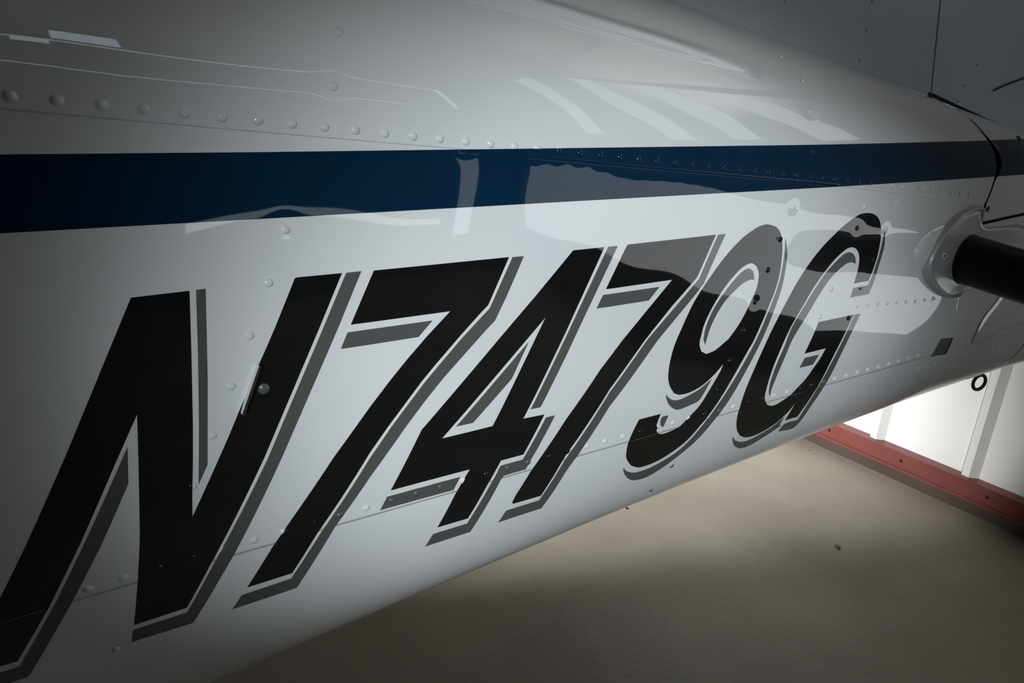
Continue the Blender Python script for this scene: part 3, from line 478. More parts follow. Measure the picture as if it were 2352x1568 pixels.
def quick_mesh(name, v, f):
    me = bpy.data.meshes.new(name)
    v = np.asarray(v, np.float32)
    f = np.asarray(f, np.int32)
    me.vertices.add(len(v))
    me.vertices.foreach_set('co', v.ravel())
    me.loops.add(f.size)
    me.loops.foreach_set('vertex_index', f.ravel())
    me.polygons.add(len(f))
    me.polygons.foreach_set('loop_start', np.arange(len(f), dtype=np.int32) * f.shape[1])
    me.update(calc_edges=True)
    me.validate()
    return me


plane = empty('airplane', (0.5, 0.85, 0.0))
tag(plane, 'white light aeroplane tail with blue stripe and large black registration lettering', 'airplane')


def grid_part(name, X, Z, off, material, parent=plane, edge_row=None, lift=0.0):
    """X, Z are (rows, cols) surface coordinates; edge_row closes an overlapping edge inwards"""
    nr, nc = X.shape
    p, n = surf(X.ravel(), Z.ravel(), lift, off)
    v = [p]
    f = [grid_faces(nr, nc)]
    if edge_row is not None:
        r = 0 if edge_row == 'low' else nr - 1
        pr = p.reshape(nr, nc, 3)[r]
        nn = n.reshape(nr, nc, 3)[r]
        inner = pr - nn * 0.003
        base = nr * nc
        v.append(inner)
        j = np.arange(nc - 1)
        a = r * nc + j
        q = np.stack([a, base + j, base + j + 1, a + 1], -1)
        f.append(q if r == 0 else q[:, ::-1])
    me = quick_mesh(name, np.concatenate(v), np.concatenate(f))
    return link(name, me, parent, material)


# gap between the skin and the tail cap
GAP_Z = [-0.20, -0.151, -0.140, -0.1254, -0.0973, -0.0802, -0.0633, -0.0464, -0.0297, -0.0131, 0.010, 0.04, 0.09]
GAP_X = [1.2290, 1.2285, 1.2265, 1.2268, 1.2340, 1.2393, 1.2440, 1.2445, 1.2385, 1.2300, 1.2215, 1.214, 1.205]


def gap_x(z):
    return np.interp(z, GAP_Z, GAP_X)


# upper skin -----------------------------------------------------------------
def upper_grid(x0, fine=0.003, rows=120):
    w = np.linspace(0, 1, rows) ** 1.15
    s0 = seam_u(1.225)
    zend = s0 + (ztop(1.225) - s0) * np.sin(w * math.pi / 2)
    xe = gap_x(zend)
    c = cols(x0, 1.0, fine)
    u = (c - x0) / (1.0 - x0)
    X = np.zeros((rows, len(c)))
    Z = np.zeros_like(X)
    for i in range(rows):
        X[i] = x0 + u * (xe[i] - x0)
        s = seam_u(X[i])
        Z[i] = s + (ztop(X[i]) - 2e-4 - s) * math.sin(w[i] * math.pi / 2)
    return X, Z


X, Z = upper_grid(-0.95)
grid_part('upper_skin', X, Z, LAP, 'white_paint', edge_row='low')

# side skin ------------------------------------------------------------------
XB = 1.575
c = np.concatenate([cols(-0.95, 1.2255), np.linspace(1.2265, XB, 110)])
CB_X = [1.2424, 1.3684, 1.9]
CB_Z = [-0.1573, -0.1487, -0.125]


def cap_bot(x):
    return np.interp(x, CB_X, CB_Z)


top = np.where(c < 1.226, seam_u(c) + 0.012, cap_bot(c) - 0.0055)
rows = 118
t = np.linspace(0, 1, rows)[:, None]
X = np.repeat(c[None, :], rows, 0)
Z = seam_l(c)[None, :] * (1 - t) + top[None, :] * t
grid_part('side_skin', X, Z, 0.0, 'white_paint', edge_row='low')

# belly skin -----------------------------------------------------------------
c = cols(-0.95, XB, 0.006)
rows = 90
w = np.linspace(0, 1, rows)[:, None]
zb, zs = zbot(c)[None, :] + 2e-4, seam_l(c)[None, :] + 0.012
Z = zs + (zb - zs) * np.sin(w * math.pi / 2)
X = np.repeat(c[None, :], rows, 0)
grid_part('belly_skin', X[::-1], Z[::-1], -LAP, 'white_paint')


# far half of the fuselage ---------------------------------------------------
def far_half(name, x0, x1, material, inset=0.0):
    xs = np.linspace(x0, x1, 40)
    th = np.linspace(-math.pi / 2, math.pi / 2, 50)
    v = []
    for a in th:
        s, cc = math.sin(a), math.cos(a)
        z = zlo(xs) + (bl(xs) - inset) * s if a < 0 else zhi(xs) + (bh(xs) - inset) * s
        v.append(np.stack([xs, ycen(xs) + (Wd(xs) - inset) * cc, z + H], -1))
    me = quick_mesh(name, np.concatenate(v), grid_faces(50, 40, flip=True))
    return link(name, me, plane, material)


far_half('far_skin', -0.95, 1.62, 'white_paint')

# tail cap behind the gap ----------------------------------------------------
rows, nc = 60, 70
w = np.linspace(0, 1, rows)
X = np.zeros((rows, nc))
Z = np.zeros_like(X)
zend = cap_bot(1.242) + (ztop(1.242) - cap_bot(1.242)) * np.sin(w * math.pi / 2)
for i in range(rows):
    g = 0.004 + 0.015 * math.exp(-((zend[i] + 0.055) / 0.028) ** 4)
    X[i] = np.linspace(gap_x(zend[i]) + g, 1.82, nc)
    lo = cap_bot(X[i])
    Z[i] = lo + (ztop(X[i]) - 3e-4 - lo) * math.sin(w[i] * math.pi / 2) ** 1.0
grid_part('tail_cap', X, Z, 0.001, 'white_paint', edge_row='low')
# dark liner seen inside the gap
rows = 50
zz = np.linspace(-0.165, 0.06, rows)
X = np.stack([gap_x(zz) + d for d in np.linspace(-0.03, 0.05, 12)], 1)
Z = np.repeat(zz[:, None], 12, 1)
Z = np.minimum(Z, ztop(X) - 1e-3)
grid_part('gap_liner', X, Z, -0.007, 'gap_dark')
X = np.repeat(np.linspace(1.235, 1.80, 60)[None, :], 6, 0)
Z = cap_bot(X) + np.linspace(-0.02, 0.012, 6)[:, None]
grid_part('lower_gap_liner', X, Z, -0.006, 'gap_dark')
# tail end piece of the belly behind its own dark joint
c = np.linspace(XB + 0.006, 1.85, 60)
w = np.linspace(0, 1, 50)[:, None]
zb, zs = zbot(c)[None, :] + 2e-4, cap_bot(c)[None, :] - 0.002
Z = zs + (zb - zs) * np.sin(w * math.pi / 2)
X = np.repeat(c[None, :], 50, 0)
grid_part('tail_end', X[::-1], Z[::-1], -0.001, 'white_paint')
X = np.repeat(np.linspace(XB - 0.02, XB + 0.03, 8)[None, :], 40, 0)
w = np.linspace(0, 1, 40)[:, None]
Z = -0.17 + (zbot(X) + 2e-4 + 0.17) * np.sin(w * math.pi / 2)
grid_part('tail_joint', X[::-1], Z[::-1], -0.006, 'gap_dark')

# ---------------------------------------------------------------- blue stripe
ST_X = [-1.0, 0.0912, 0.3854, 0.8011, 1.2406, 1.394, 1.9]
ST_Z = [-0.0435, -0.0389, -0.0365, -0.0334, -0.0283, -0.0266, -0.021]
SB_X = [-1.0, 0.2417, 0.5067, 0.8101, 1.3379, 1.9]
SB_Z = [-0.0985, -0.0912, -0.0897, -0.0882, -0.0831, -0.0778]
LIFT = 0.00025
c = cols(-0.95, 1.2470)
zt, zb = np.interp(c, ST_X, ST_Z), np.interp(c, SB_X, SB_Z)
zs = np.clip(seam_u(c), zb, zt)
na = 16
t = np.linspace(0, 1, na)[:, None]
ends = []


def stripe_grid(za, zb_, off, drop_top):
    Zg = za[None, :] * (1 - t) + zb_[None, :] * t
    zz = Zg[:, -1]
    Xg = np.repeat(c[None, :], na, 0)
    gx = gap_x(Zg)
    Xg = np.minimum(Xg, gx - 0.0004)
    return surf(Xg.ravel(), Zg.ravel(), LIFT, off)[0]


pl = stripe_grid(zb, zs, 0.0, True)
pu = stripe_grid(zs, zt, LAP, False)
nc = len(c)
fa = np.concatenate([grid_faces(na, nc), grid_faces(na, nc, na * nc)])
j = np.arange(nc - 1)
lo_top = (na - 1) * nc + j
up_bot = na * nc + j
wallq = np.stack([lo_top, lo_top + 1, up_bot + 1, up_bot], -1)
keep = (zs[:-1] > zb[:-1] + 1e-5) & (zs[:-1] < zt[:-1] - 1e-5)
V = np.concatenate([pl, pu])
F = np.concatenate([fa, wallq[keep]])
a = V[F]
ar = np.linalg.norm(np.cross(a[:, 2] - a[:, 0], a[:, 3] - a[:, 1]), axis=1)
stripe = link('stripe', quick_mesh('stripe', V, F[ar > 1e-10]), plane, 'blue_paint')
stripe['label'] = 'dark blue painted stripe'
# stripe continues on the tail cap
rows, nc = 14, 60
X = np.zeros((rows, nc))
Z = np.zeros_like(X)
for i in range(rows):
    f_ = i / (rows - 1)
    z0 = -0.0840 + f_ * (-0.0283 + 0.0840)
    g = 0.004 + 0.015 * math.exp(-((z0 + 0.055) / 0.028) ** 4)
    X[i] = np.linspace(gap_x(z0) + g + 0.0003, 1.80, nc)
    Z[i] = np.interp(X[i], SB_X, SB_Z) * (1 - f_) + np.interp(X[i], ST_X, ST_Z) * f_
cs = grid_part('cap_stripe', X, Z, 0.001, 'blue_paint', lift=LIFT)


# ---------------------------------------------------------------- lettering
def even_odd(P, loops):
    c_ = np.zeros(len(P), bool)
    for L in loops:
        L = np.asarray(L)
        for i in range(len(L)):
            a_, b_ = L[i], L[(i + 1) % len(L)]
            m = (a_[1] > P[:, 1]) != (b_[1] > P[:, 1])
            if abs(b_[1] - a_[1]) < 1e-12:
                continue
            c_ ^= m & (P[:, 0] < (b_[0] - a_[0]) * (P[:, 1] - a_[1]) / (b_[1] - a_[1]) + a_[0])
    return c_


def decal(name, loops, material, parent, lift=0.00025, step=0.004, off=None):
    pts, edges = [], []
    for L in loops:
        dens = []
        for i in range(len(L)):
            a_, b_ = np.array(L[i]), np.array(L[(i + 1) % len(L)])
            k = max(1, int(np.linalg.norm(b_ - a_) / 0.005))
            dens += [a_ + (b_ - a_) * q / k for q in range(k)]
        s = len(pts)
        pts += dens
        edges += [(s + i, s + (i + 1) % len(dens)) for i in range(len(dens))]
    B = np.array(pts)
    gx, gz = np.meshgrid(np.arange(B[:, 0].min(), B[:, 0].max(), step), np.arange(B[:, 1].min(), B[:, 1].max(), step))
    gx = gx + (np.arange(gx.shape[0])[:, None] % 2) * step * 0.5
    Q = np.stack([gx.ravel(), gz.ravel()], -1)
    Q = Q[even_odd(Q, loops)]
    if len(Q):
        dmin = np.full(len(Q), 9.0)
        for b_ in B:
            dmin = np.minimum(dmin, (Q[:, 0] - b_[0]) ** 2 + (Q[:, 1] - b_[1]) ** 2)
        Q = Q[dmin > (0.4 * step) ** 2]
    allp = [Vector((float(a_), float(b_))) for a_, b_ in np.concatenate([B, Q])] if len(Q) else [Vector((float(a_), float(b_))) for a_, b_ in B]
    r = delaunay_2d_cdt(allp, edges, [], 0, 1e-6)
    P = np.array([(v.x, v.y) for v in r[0]])
    tri = np.array([f_ for f_ in r[2] if len(f_) == 3])
    cen = P[tri].mean(1)
    tri = tri[even_odd(cen, loops)]
    a_ = P[tri]
    area2 = (a_[:, 1, 0] - a_[:, 0, 0]) * (a_[:, 2, 1] - a_[:, 0, 1]) - (a_[:, 1, 1] - a_[:, 0, 1]) * (a_[:, 2, 0] - a_[:, 0, 0])
    tri[area2 < 0] = tri[area2 < 0][:, ::-1]
    used, inv = np.unique(tri, return_inverse=True)
    ux, uz = P[used][:, 0], P[used][:, 1]
    p, n = surf(ux, uz, lift, off)
    e = 0.0012
    gx_ = (dents(ux + e, uz) - dents(ux - e, uz)) / (2 * e)
    gz_ = (dents(ux, uz + e) - dents(ux, uz - e)) / (2 * e)
    tz = np.stack([0 * ux, n[:, 2], -n[:, 1]], -1)
    n = n + gx_[:, None] * np.array([1.0, 0, 0]) + gz_[:, None] * tz
    n /= np.linalg.norm(n, axis=1, keepdims=True)
    o = link(name, quick_mesh(name, p, inv.reshape(-1, 3)), parent, material)
    o.data.normals_split_custom_set_from_vertices([tuple(q) for q in n])
    return o


for nm, lab, main, shade in GLYPHS:
    o = decal(nm, main, 'black_vinyl', plane)
    o['label'] = lab + ' with grey drop shadow'
    for L in shade:
        decal('drop_shadow', [L], 'grey_vinyl', o)


# ---------------------------------------------------------------- rivets
def dome(name, r, h, material, slot=0.0):
    bm = bmesh.new()
    seg, rings = 14, 4
    prev = None
    for i in range(rings + 1):
        a_ = (i / rings) * math.pi / 2
        rr, hh = r * math.cos(a_) ** 0.8, h * math.sin(a_)
        if i == rings:
            t_ = bm.verts.new((0, 0, h))
            for q in range(seg):
                bm.faces.new((prev[q], prev[(q + 1) % seg], t_))
            break
        ring = [bm.verts.new((rr * math.cos(2 * math.pi * q / seg), rr * math.sin(2 * math.pi * q / seg), hh - 0.0004)) for q in range(seg)]
        if prev:
            for q in range(seg):
                bm.faces.new((prev[q], prev[(q + 1) % seg], ring[(q + 1) % seg], ring[q]))
        prev = ring
    me = bpy.data.meshes.new(name)
    bm.to_mesh(me)
    bm.free()
    me.materials.append(MATS[material])
    me.polygons.foreach_set('use_smooth', [True] * len(me.polygons))
    return me


bpy.context.view_layer.update()
PINV = plane.matrix_world.inverted()
RMESH = {}
RMAT = {'w': 'white_paint', 'b': 'blue_paint', 'k': 'black_vinyl', 'g': 'grey_vinyl', 'd': 'dark_steel', 'f': 'shaded_fin_white'}


def put_rivet(p, n, col, size, name='rivet', parent=None):
    key = (col, round(size, 4))
    if key not in RMESH:
        RMESH[key] = dome('rivet', size * 0.57, size * 0.30, RMAT[col])
    o = bpy.data.objects.new(name, RMESH[key])
    COL.objects.link(o)
    q = Vector(n).to_track_quat('Z', 'Y')
    o.matrix_world = Matrix.Translation(Vector(p)) @ q.to_matrix().to_4x4()
    o.parent = parent or plane
    o.matrix_parent_inverse = (parent or plane).matrix_world.inverted()
    return o


PAINT = ['white_paint', 'blue_paint', 'black_vinyl', 'grey_vinyl']


def paint_at(P):
    """paint index at skin points: 0 white, 1 stripe, 2 lettering, 3 drop shadow"""
    r = np.zeros(len(P), int)
    r[(P[:, 1] < np.interp(P[:, 0], ST_X, ST_Z)) & (P[:, 1] > np.interp(P[:, 0], SB_X, SB_Z))] = 1
    for nm_, lab_, main_, shade_ in GLYPHS:
        r[even_odd(P, main_)] = 2
        for L_ in shade_:
            r[even_odd(P, [L_])] = 3
    return r


for rx, rz, col, size in RIVETS:
    p, n = surf([rx], [rz], 0.0002)
    o = put_rivet(p[0], n[0], col, size)
    bpy.context.view_layer.update()
    a_ = np.linspace(0, 2 * math.pi, 9)
    q_ = paint_at(np.stack([rx + 0.57 * size * np.cos(a_), rz + 0.57 * size * np.sin(a_)], -1))
    if len(set(q_)) > 1:                       # the paint edge runs across this rivet head
        me = dome('rivet', size * 0.57, size * 0.30, PAINT[0])
        for m_ in PAINT[1:]:
            me.materials.append(MATS[m_])
        bm = bmesh.new()
        bm.from_mesh(me)
        bmesh.ops.subdivide_edges(bm, edges=list(bm.edges), cuts=1, use_grid_fill=True)
        mw = o.matrix_world
        cc = [mw @ f_.calc_center_median() for f_ in bm.faces]
        ids = paint_at(np.array([(c_.x, c_.z - H) for c_ in cc]))
        for f_, k_ in zip(bm.faces, ids):
            f_.material_index = int(k_)
            f_.smooth = True
        bm.to_mesh(me)
        bm.free()
        o.data = me


# ---------------------------------------------------------------- dorsal fairing, fin, rudder
def yfin(x):
    return 0.53 * D + D - 0.145 * x


LIPX = [-1.0, 0.2933, 0.3519, 0.4573, 0.582, 0.7155, 1.3]
LIPZ = [0.268, 0.0936, 0.0868, 0.0715, 0.0543, 0.0367, -0.042]
FSX = [-1.0, 0.6, 0.8496, 0.9108, 0.9973, 1.0927, 1.2206, 1.5]
FSZ = [0.475, 0.1610, 0.1121, 0.0994, 0.0833, 0.0643, 0.0392, -0.015]


def fairing():
    xs = np.concatenate([np.linspace(-0.95, 0.0, 16)[:-1], np.linspace(0.0, 1.213, 300)])
    rows_a, rows_b = 46, 30
    V = []
    for x in xs:
        zl = np.interp(x, LIPX, LIPZ)
        zt_ = float(ztop(x))
        z1 = float(zhi(x) + bh(x) * 0.80)
        zl = min(zl, z1 - 0.01)
        # bead along the front edge of the fairing
        fade = np.clip((0.70 - x) / 0.16, 0, 1)
        zz_ = zl + (z1 - zl) * np.linspace(0, 1, rows_a) ** 1.6
        arc = zz_ - zl
        f2 = np.clip((0.73 - x) / 0.06, 0, 1)
        lift = 0.0012 * f2 - 0.0030 * (1 - f2) * np.clip(1 - arc / 0.03, 0, 1) + fade * 0.0055 * np.exp(-((arc - 0.011) / 0.009) ** 2) * np.clip(arc / 0.006, 0, 1)
        p, n = surf(np.full(rows_a, x), zz_, 0.0, LAP + lift)
        col_ = [p[0] - n[0] * 0.003] + list(p)
        p0 = p[-1]
        tan = p[-1] - p[-2]
        tan /= np.linalg.norm(tan)
        p3 = np.array([x, float(yfin(x)), np.interp(x, FSX, FSZ) + H])
        L = np.linalg.norm(p3 - p0)
        p1 = p0 + tan * L * 0.55
        p2 = p3 - np.array([0, 0.10, 0.9]) * L * 0.22
        for t_ in np.linspace(0, 1, rows_b)[1:]:
            col_.append((1 - t_) ** 3 * p0 + 3 * (1 - t_) ** 2 * t_ * p1 + 3 * (1 - t_) * t_ * t_ * p2 + t_ ** 3 * p3)
        V.append(col_)
    V = np.array(V)
    nx, nr = V.shape[:2]
    me = quick_mesh('dorsal_fairing', V.reshape(-1, 3), grid_faces(nx, nr, flip=True))
    return link('dorsal_fairing', me, plane, 'white_paint')


fairing()


def hinge_x(z):
    return 1.2306 - 0.1876 * z


def fin_face(name, xa, xb, zlow, zhigh, nx, nz, material, ext):
    """two faced lofted fin; xa(z), xb(z) front and rear edges; zlow(x)"""
    V = []
    F = []
    U = np.linspace(0, 1, nx)
    for side in (0, 1):
        base = len(V)
        for k in range(nz):
            s = k / (nz - 1)
            for u in U:
                z = zlow(xa(0.1) + u * (xb(0.1) - xa(0.1))) * (1 - s) + zhigh * s
                x = xa(z) + u * (xb(z) - xa(z))
                y = yfin(x)
                yc = float(ycen(np.array(x)))
                half = (yc - y) * ext(u)
                V.append((x, yc - half if side == 0 else yc + half, z + H))
        F += [tuple(q) for q in grid_faces(nz, nx, base, flip=bool(side))]
    n1 = nx * nz
    for k in range(nz - 1):
        F.append((k * nx, (k + 1) * nx, n1 + (k + 1) * nx, n1 + k * nx))
        F.append((k * nx + nx - 1, n1 + k * nx + nx - 1, n1 + (k + 1) * nx + nx - 1, (k + 1) * nx + nx - 1))
    for u in range(nx - 1):
        F.append((u, n1 + u, n1 + u + 1, u + 1))
        b0 = (nz - 1) * nx
        F.append((b0 + u, b0 + u + 1, n1 + b0 + u + 1, n1 + b0 + u))
    o = link(name, mesh_from(name, V, F), plane, material, smooth=True)
    m = o.modifiers.new('edge', 'EDGE_SPLIT')
    m.split_angle = math.radians(35)
    return o


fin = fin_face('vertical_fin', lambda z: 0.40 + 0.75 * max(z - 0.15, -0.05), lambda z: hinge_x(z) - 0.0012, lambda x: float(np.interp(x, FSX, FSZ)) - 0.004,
               0.62, 40, 20, 'shaded_fin_white', lambda u: 1.0 if u > 0.12 else math.sqrt(max(u, 0.0) / 0.12))
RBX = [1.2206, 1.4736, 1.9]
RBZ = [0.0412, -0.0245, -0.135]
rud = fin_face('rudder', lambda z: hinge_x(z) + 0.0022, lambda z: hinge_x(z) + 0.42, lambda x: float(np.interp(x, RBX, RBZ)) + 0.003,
               0.60, 30, 20, 'shaded_fin_white', lambda u: 1.0 - 0.85 * max(u - 0.3, 0))
# dark hinge liner between fin and rudder, and below the rudder
V = []
for z in np.linspace(0.03, 0.6, 20):
    for dx in (-0.006, 0.008):
        x = hinge_x(z) + dx
        V.append((x, yfin(x) + 0.004, z + H))
link('hinge_liner', mesh_from('hinge_liner', V, grid_faces(20, 2)), plane, 'gap_dark')
V = []
for x in np.linspace(1.216, 1.66, 30):
    z_ = float(np.interp(x, RBX, RBZ))
    for dz in (0.0055, -0.0015):
        V.append((x, yfin(x) - 0.0008, z_ + dz + H))
link('rudder_gap', mesh_from('rudder_gap', V, grid_faces(30, 2, flip=True)), plane, 'gap_dark')
FIN_RIV = [(0.8781, 0.12), (0.8823, 0.1617), (1.0508, 0.1322), (1.0516, 0.1746), (1.0489, 0.0879)]
for rx, rz in FIN_RIV:
    put_rivet((rx, yfin(rx) - 0.0002, rz + H), (-0.145, -1, 0), 'f', 0.006, parent=fin)
RUD_RIV = [(1.3203, 0.0948), (1.3003, 0.0605), (1.2941, 0.0329), (1.356, 0.0161)]
for rx, rz in RUD_RIV:
    put_rivet((rx, yfin(rx) - 0.0002, rz + H), (-0.145, -1, 0), 'f', 0.006, parent=rud)
# bolt at the rudder foot
put_rivet((1.3714, 0.6165, 1.1949), (0.0937, -0.6728, 0.7338), 'd', 0.011, name='rudder_bolt')
V = []
for x, z in ((1.3744, 0.0545), (1.400, 0.0635), (1.425, 0.0712), (1.4488, 0.0780), (1.50, 0.093)):
    for dz in (0.0016, -0.0016):
        V.append((x, yfin(x) + 0.0147 * max((x - 1.22) / 0.42 - 0.3, 0) - 0.0022, z + dz + H))
link('rudder_seam', mesh_from('rudder_seam', V, grid_faces(5, 2, flip=True)), rud, 'gap_dark')

# ---------------------------------------------------------------- tube and its root fairing
A0 = Vector((1.196, 0.575, -0.2155 + H))            # where the tube leaves the side
AX = Vector((0.30, -1.0, -0.19)).normalized()
RT = 0.0405
UP = (Vector((0, 0, 1)) - AX * AX.z).normalized()
SD = AX.cross(UP).normalized()
V, F = [], []
seg = 40
ls = [-0.06, 0.0, 0.05, 0.12, 0.20, 0.30, 0.42]
for l_ in ls:
    for q in range(seg):
        a_ = 2 * math.pi * q / seg
        V.append(A0 + AX * l_ + (UP * math.sin(a_) + SD * math.cos(a_)) * RT)
F = [(i * seg + q, i * seg + (q + 1) % seg, (i + 1) * seg + (q + 1) % seg, (i + 1) * seg + q) for i in range(len(ls) - 1) for q in range(seg)]
F.append(tuple(range((len(ls) - 1) * seg, len(ls) * seg)))
tube = link('spar_tube', mesh_from('spar_tube', V, F), plane, 'black_rubber')
tube.modifiers.new('edge', 'EDGE_SPLIT').split_angle = math.radians(40)
tube['label'] = 'black round tube sticking out of the tail'

RIM = [(1.2040, -0.1290), (1.1580, -0.1355), (1.1300, -0.1510), (1.1055, -0.1708), (1.0917, -0.1925), (1.0857, -0.2110), (1.0868, -0.2258), (1.0936, -0.2374), (1.1070, -0.2498),
       (1.1328, -0.2653), (1.1610, -0.2784), (1.1810, -0.2836), (1.2060, -0.2833), (1.2500, -0.2780), (1.3200, -0.2650), (1.4000, -0.2450), (1.4300, -0.2150), (1.4200, -0.1850), (1.3600, -0.1700),
       (1.3000, -0.1690), (1.2450, -0.1670), (1.2200, -0.1480)]


def closed_spline(P, n):
    P = np.array(P)
    m = len(P)
    out = []
    for i in range(m):
        p0, p1, p2, p3 = P[i - 1], P[i], P[(i + 1) % m], P[(i + 2) % m]
        for k in range(n):
            t_ = k / n
            out.append(0.5 * ((2 * p1) + (p2 - p0) * t_ + (2 * p0 - 5 * p1 + 4 * p2 - p3) * t_ ** 2 + (3 * p1 - p0 - 3 * p2 + p3) * t_ ** 3))
    return np.array(out)


rim = closed_spline(RIM, 4)
nr_ = len(rim)
base_p, base_n = surf(rim[:, 0], rim[:, 1])
cen2 = np.array([1.197, -0.2160])
# tube circle points in matching angular order
tubep = []
for (x_, z_) in rim:
    dv = Vector((x_ - cen2[0], 0, z_ - cen2[1]))
    u_, s_ = dv.dot(UP), dv.dot(SD)
    a_ = math.atan2(u_, s_)
    q_ = A0 + (UP * math.sin(a_) + SD * math.cos(a_)) * (RT + 0.0012)
    tubep.append(q_ + AX * ((0.565 - q_.y) / AX.y))
tubep = np.array([tuple(p) for p in tubep])
rings = [base_p - base_n * 0.004]


def lerp_ring(f_, out):
    k_ = np.clip((1.235 - rim[:, 0]) / 0.03, 0.12, 1.0)
    k_ = k_ * (1 - f_) + f_
    return base_p * (1 - f_) + (tubep + np.array((0, 0.0100, 0))) * f_ + k_[:, None] * np.array((0, -out, 0))


PROF = [(0.00, 0.004), (0.02, 0.0100), (0.06, 0.0125), (0.10, 0.0115), (0.15, 0.0075), (0.22, 0.0060), (0.36, 0.0062), (0.55, 0.0070), (0.75, 0.0085), (0.90, 0.0095), (0.97, 0.0098), (1.0, 0.0100)]
for f_, out in PROF:
    rings.append(lerp_ring(f_, out))
rings.append(tubep - np.array(AX) * 0.014)
V = np.concatenate(rings)
F = []
for i in range(len(rings) - 1):
    for q in range(nr_):
        F.append((i * nr_ + q, i * nr_ + (q + 1) % nr_, (i + 1) * nr_ + (q + 1) % nr_, (i + 1) * nr_ + q))
collar = link('root_fairing', mesh_from('root_fairing', V, F), plane, 'fairing_grey')
collar['label'] = 'silver dished fairing around the tube'
# screw on the fairing
sp = base_p.mean(0)
scr = Vector((1.128, 0.575 - 0.0072, -0.2060 + H))
bm = bmesh.new()
bmesh.ops.create_cone(bm, cap_ends=True, segments=20, radius1=0.0055, radius2=0.0046, depth=0.003)
me = bpy.data.meshes.new('fairing_screw')
bm.to_mesh(me)
bm.free()
so = link('fairing_screw', me, None, 'white_paint', False)
so.location = scr
so.rotation_euler = Vector((-0.25, -1, 0.1)).to_track_quat('Z', 'Y').to_euler()
bpy.context.view_layer.update()
so.parent = collar
so.matrix_parent_inverse = collar.matrix_world.inverted()
for ang in (0.6, 0.6 + math.pi / 2):
    sl = link('screw_slot', box_mesh('screw_slot', -0.0032, 0.0032, -0.0006, 0.0006, 0.0010, 0.0018), None, 'gap_dark', False)
    sl.matrix_world = so.matrix_world @ Matrix.Rotation(ang, 4, 'Z')
    bpy.context.view_layer.update()
    sl.parent = collar
    sl.matrix_parent_inverse = collar.matrix_world.inverted()

# swelling of the skin in front of the fairing
BL = closed_spline([(1.0512, -0.1982), (1.0555, -0.1839), (1.075, -0.168), (1.0982, -0.1603), (1.1377, -0.1532), (1.16, -0.165), (1.15, -0.20), (1.14, -0.235), (1.12, -0.242), (1.1008, -0.2324), (1.07, -0.216)], 4)
bp, bn = surf(BL[:, 0], BL[:, 1])
cb = np.array([1.118, -0.198])
V = [bp - bn * 0.001]
for f_, out in ((0.04, 0.0006), (0.12, 0.0020), (0.25, 0.0038), (0.4, 0.0050), (0.6, 0.0056), (0.8, 0.0058)):
    q2 = BL * (1 - f_) + cb * f_
    p_, n_ = surf(q2[:, 0], q2[:, 1])
    V.append(p_ + n_ * out)
nb = len(BL)
V = np.concatenate(V)
F = [(i * nb + q, i * nb + (q + 1) % nb, (i + 1) * nb + (q + 1) % nb, (i + 1) * nb + q) for i in range(6) for q in range(nb)]
p_, n_ = surf([cb[0]], [cb[1]])
V = np.concatenate([V, p_ + n_ * 0.0058])
F += [(6 * nb + q, 6 * nb + (q + 1) % nb, len(V) - 1) for q in range(nb)]
link('fairing_bulge', mesh_from('fairing_bulge', V, F), plane, 'white_paint')

# ---------------------------------------------------------------- doubler plate, square hole
dm = [(1.2101, -0.3643), (1.2519, -0.3681), (1.2567, -0.4043), (1.2053, -0.3999)]
decal('access_hole', [dm], 'hole_shade_grey', plane, lift=0.0004)  # flat decal; the hole's dark interior is only painted
inn = [(1.2470, -0.3700), (1.2519, -0.3681), (1.2567, -0.4043), (1.2515, -0.4035)]
decal('hole_shade_edge', [inn], 'gap_dark', plane, lift=0.0006)  # darker painted strip standing in for shade at the hole's edge
dbl = [(1.352, -0.318), (1.335, -0.335), (1.327, -0.356), (1.330, -0.386), (1.340, -0.394), (1.400, -0.393), (1.410, -0.380), (1.470, -0.378), (1.520, -0.374), (1.560, -0.33), (1.560, -0.26), (1.44, -0.25), (1.39, -0.275)]
db = closed_spline(dbl, 3)
bp, bn = surf(db[:, 0], db[:, 1])
cb = np.array([1.45, -0.325])
V = [bp - bn * 0.001, bp + bn * 0.0012]
for f_ in (0.03, 0.3, 0.6, 0.9):
    q2 = db * (1 - f_) + cb * f_
    p_, n_ = surf(q2[:, 0], q2[:, 1])
    V.append(p_ + n_ * 0.0020)
nb = len(db)
nrn = len(V)
V = np.concatenate(V)
F = [(i * nb + q, i * nb + (q + 1) % nb, (i + 1) * nb + (q + 1) % nb, (i + 1) * nb + q) for i in range(nrn - 1) for q in range(nb)]
F.append(tuple((nrn - 1) * nb + q for q in range(nb)))
link('doubler_plate', mesh_from('doubler_plate', V, F), plane, 'white_paint')

# ---------------------------------------------------------------- tie-down ring under the tail
def torus(R, r, n1=36, n2=14, sy=1.0):
    V, F = [], []
    for i in range(n1):
        a_ = 2 * math.pi * i / n1
        for j_ in range(n2):
            b_ = 2 * math.pi * j_ / n2
            V.append(((R + r * math.cos(b_)) * math.cos(a_), r * math.sin(b_), (R + r * math.cos(b_)) * math.sin(a_) * sy))
            F.append((i * n2 + j_, i * n2 + (j_ + 1) % n2, ((i + 1) % n1) * n2 + (j_ + 1) % n2, ((i + 1) % n1) * n2 + j_))
    return V, F


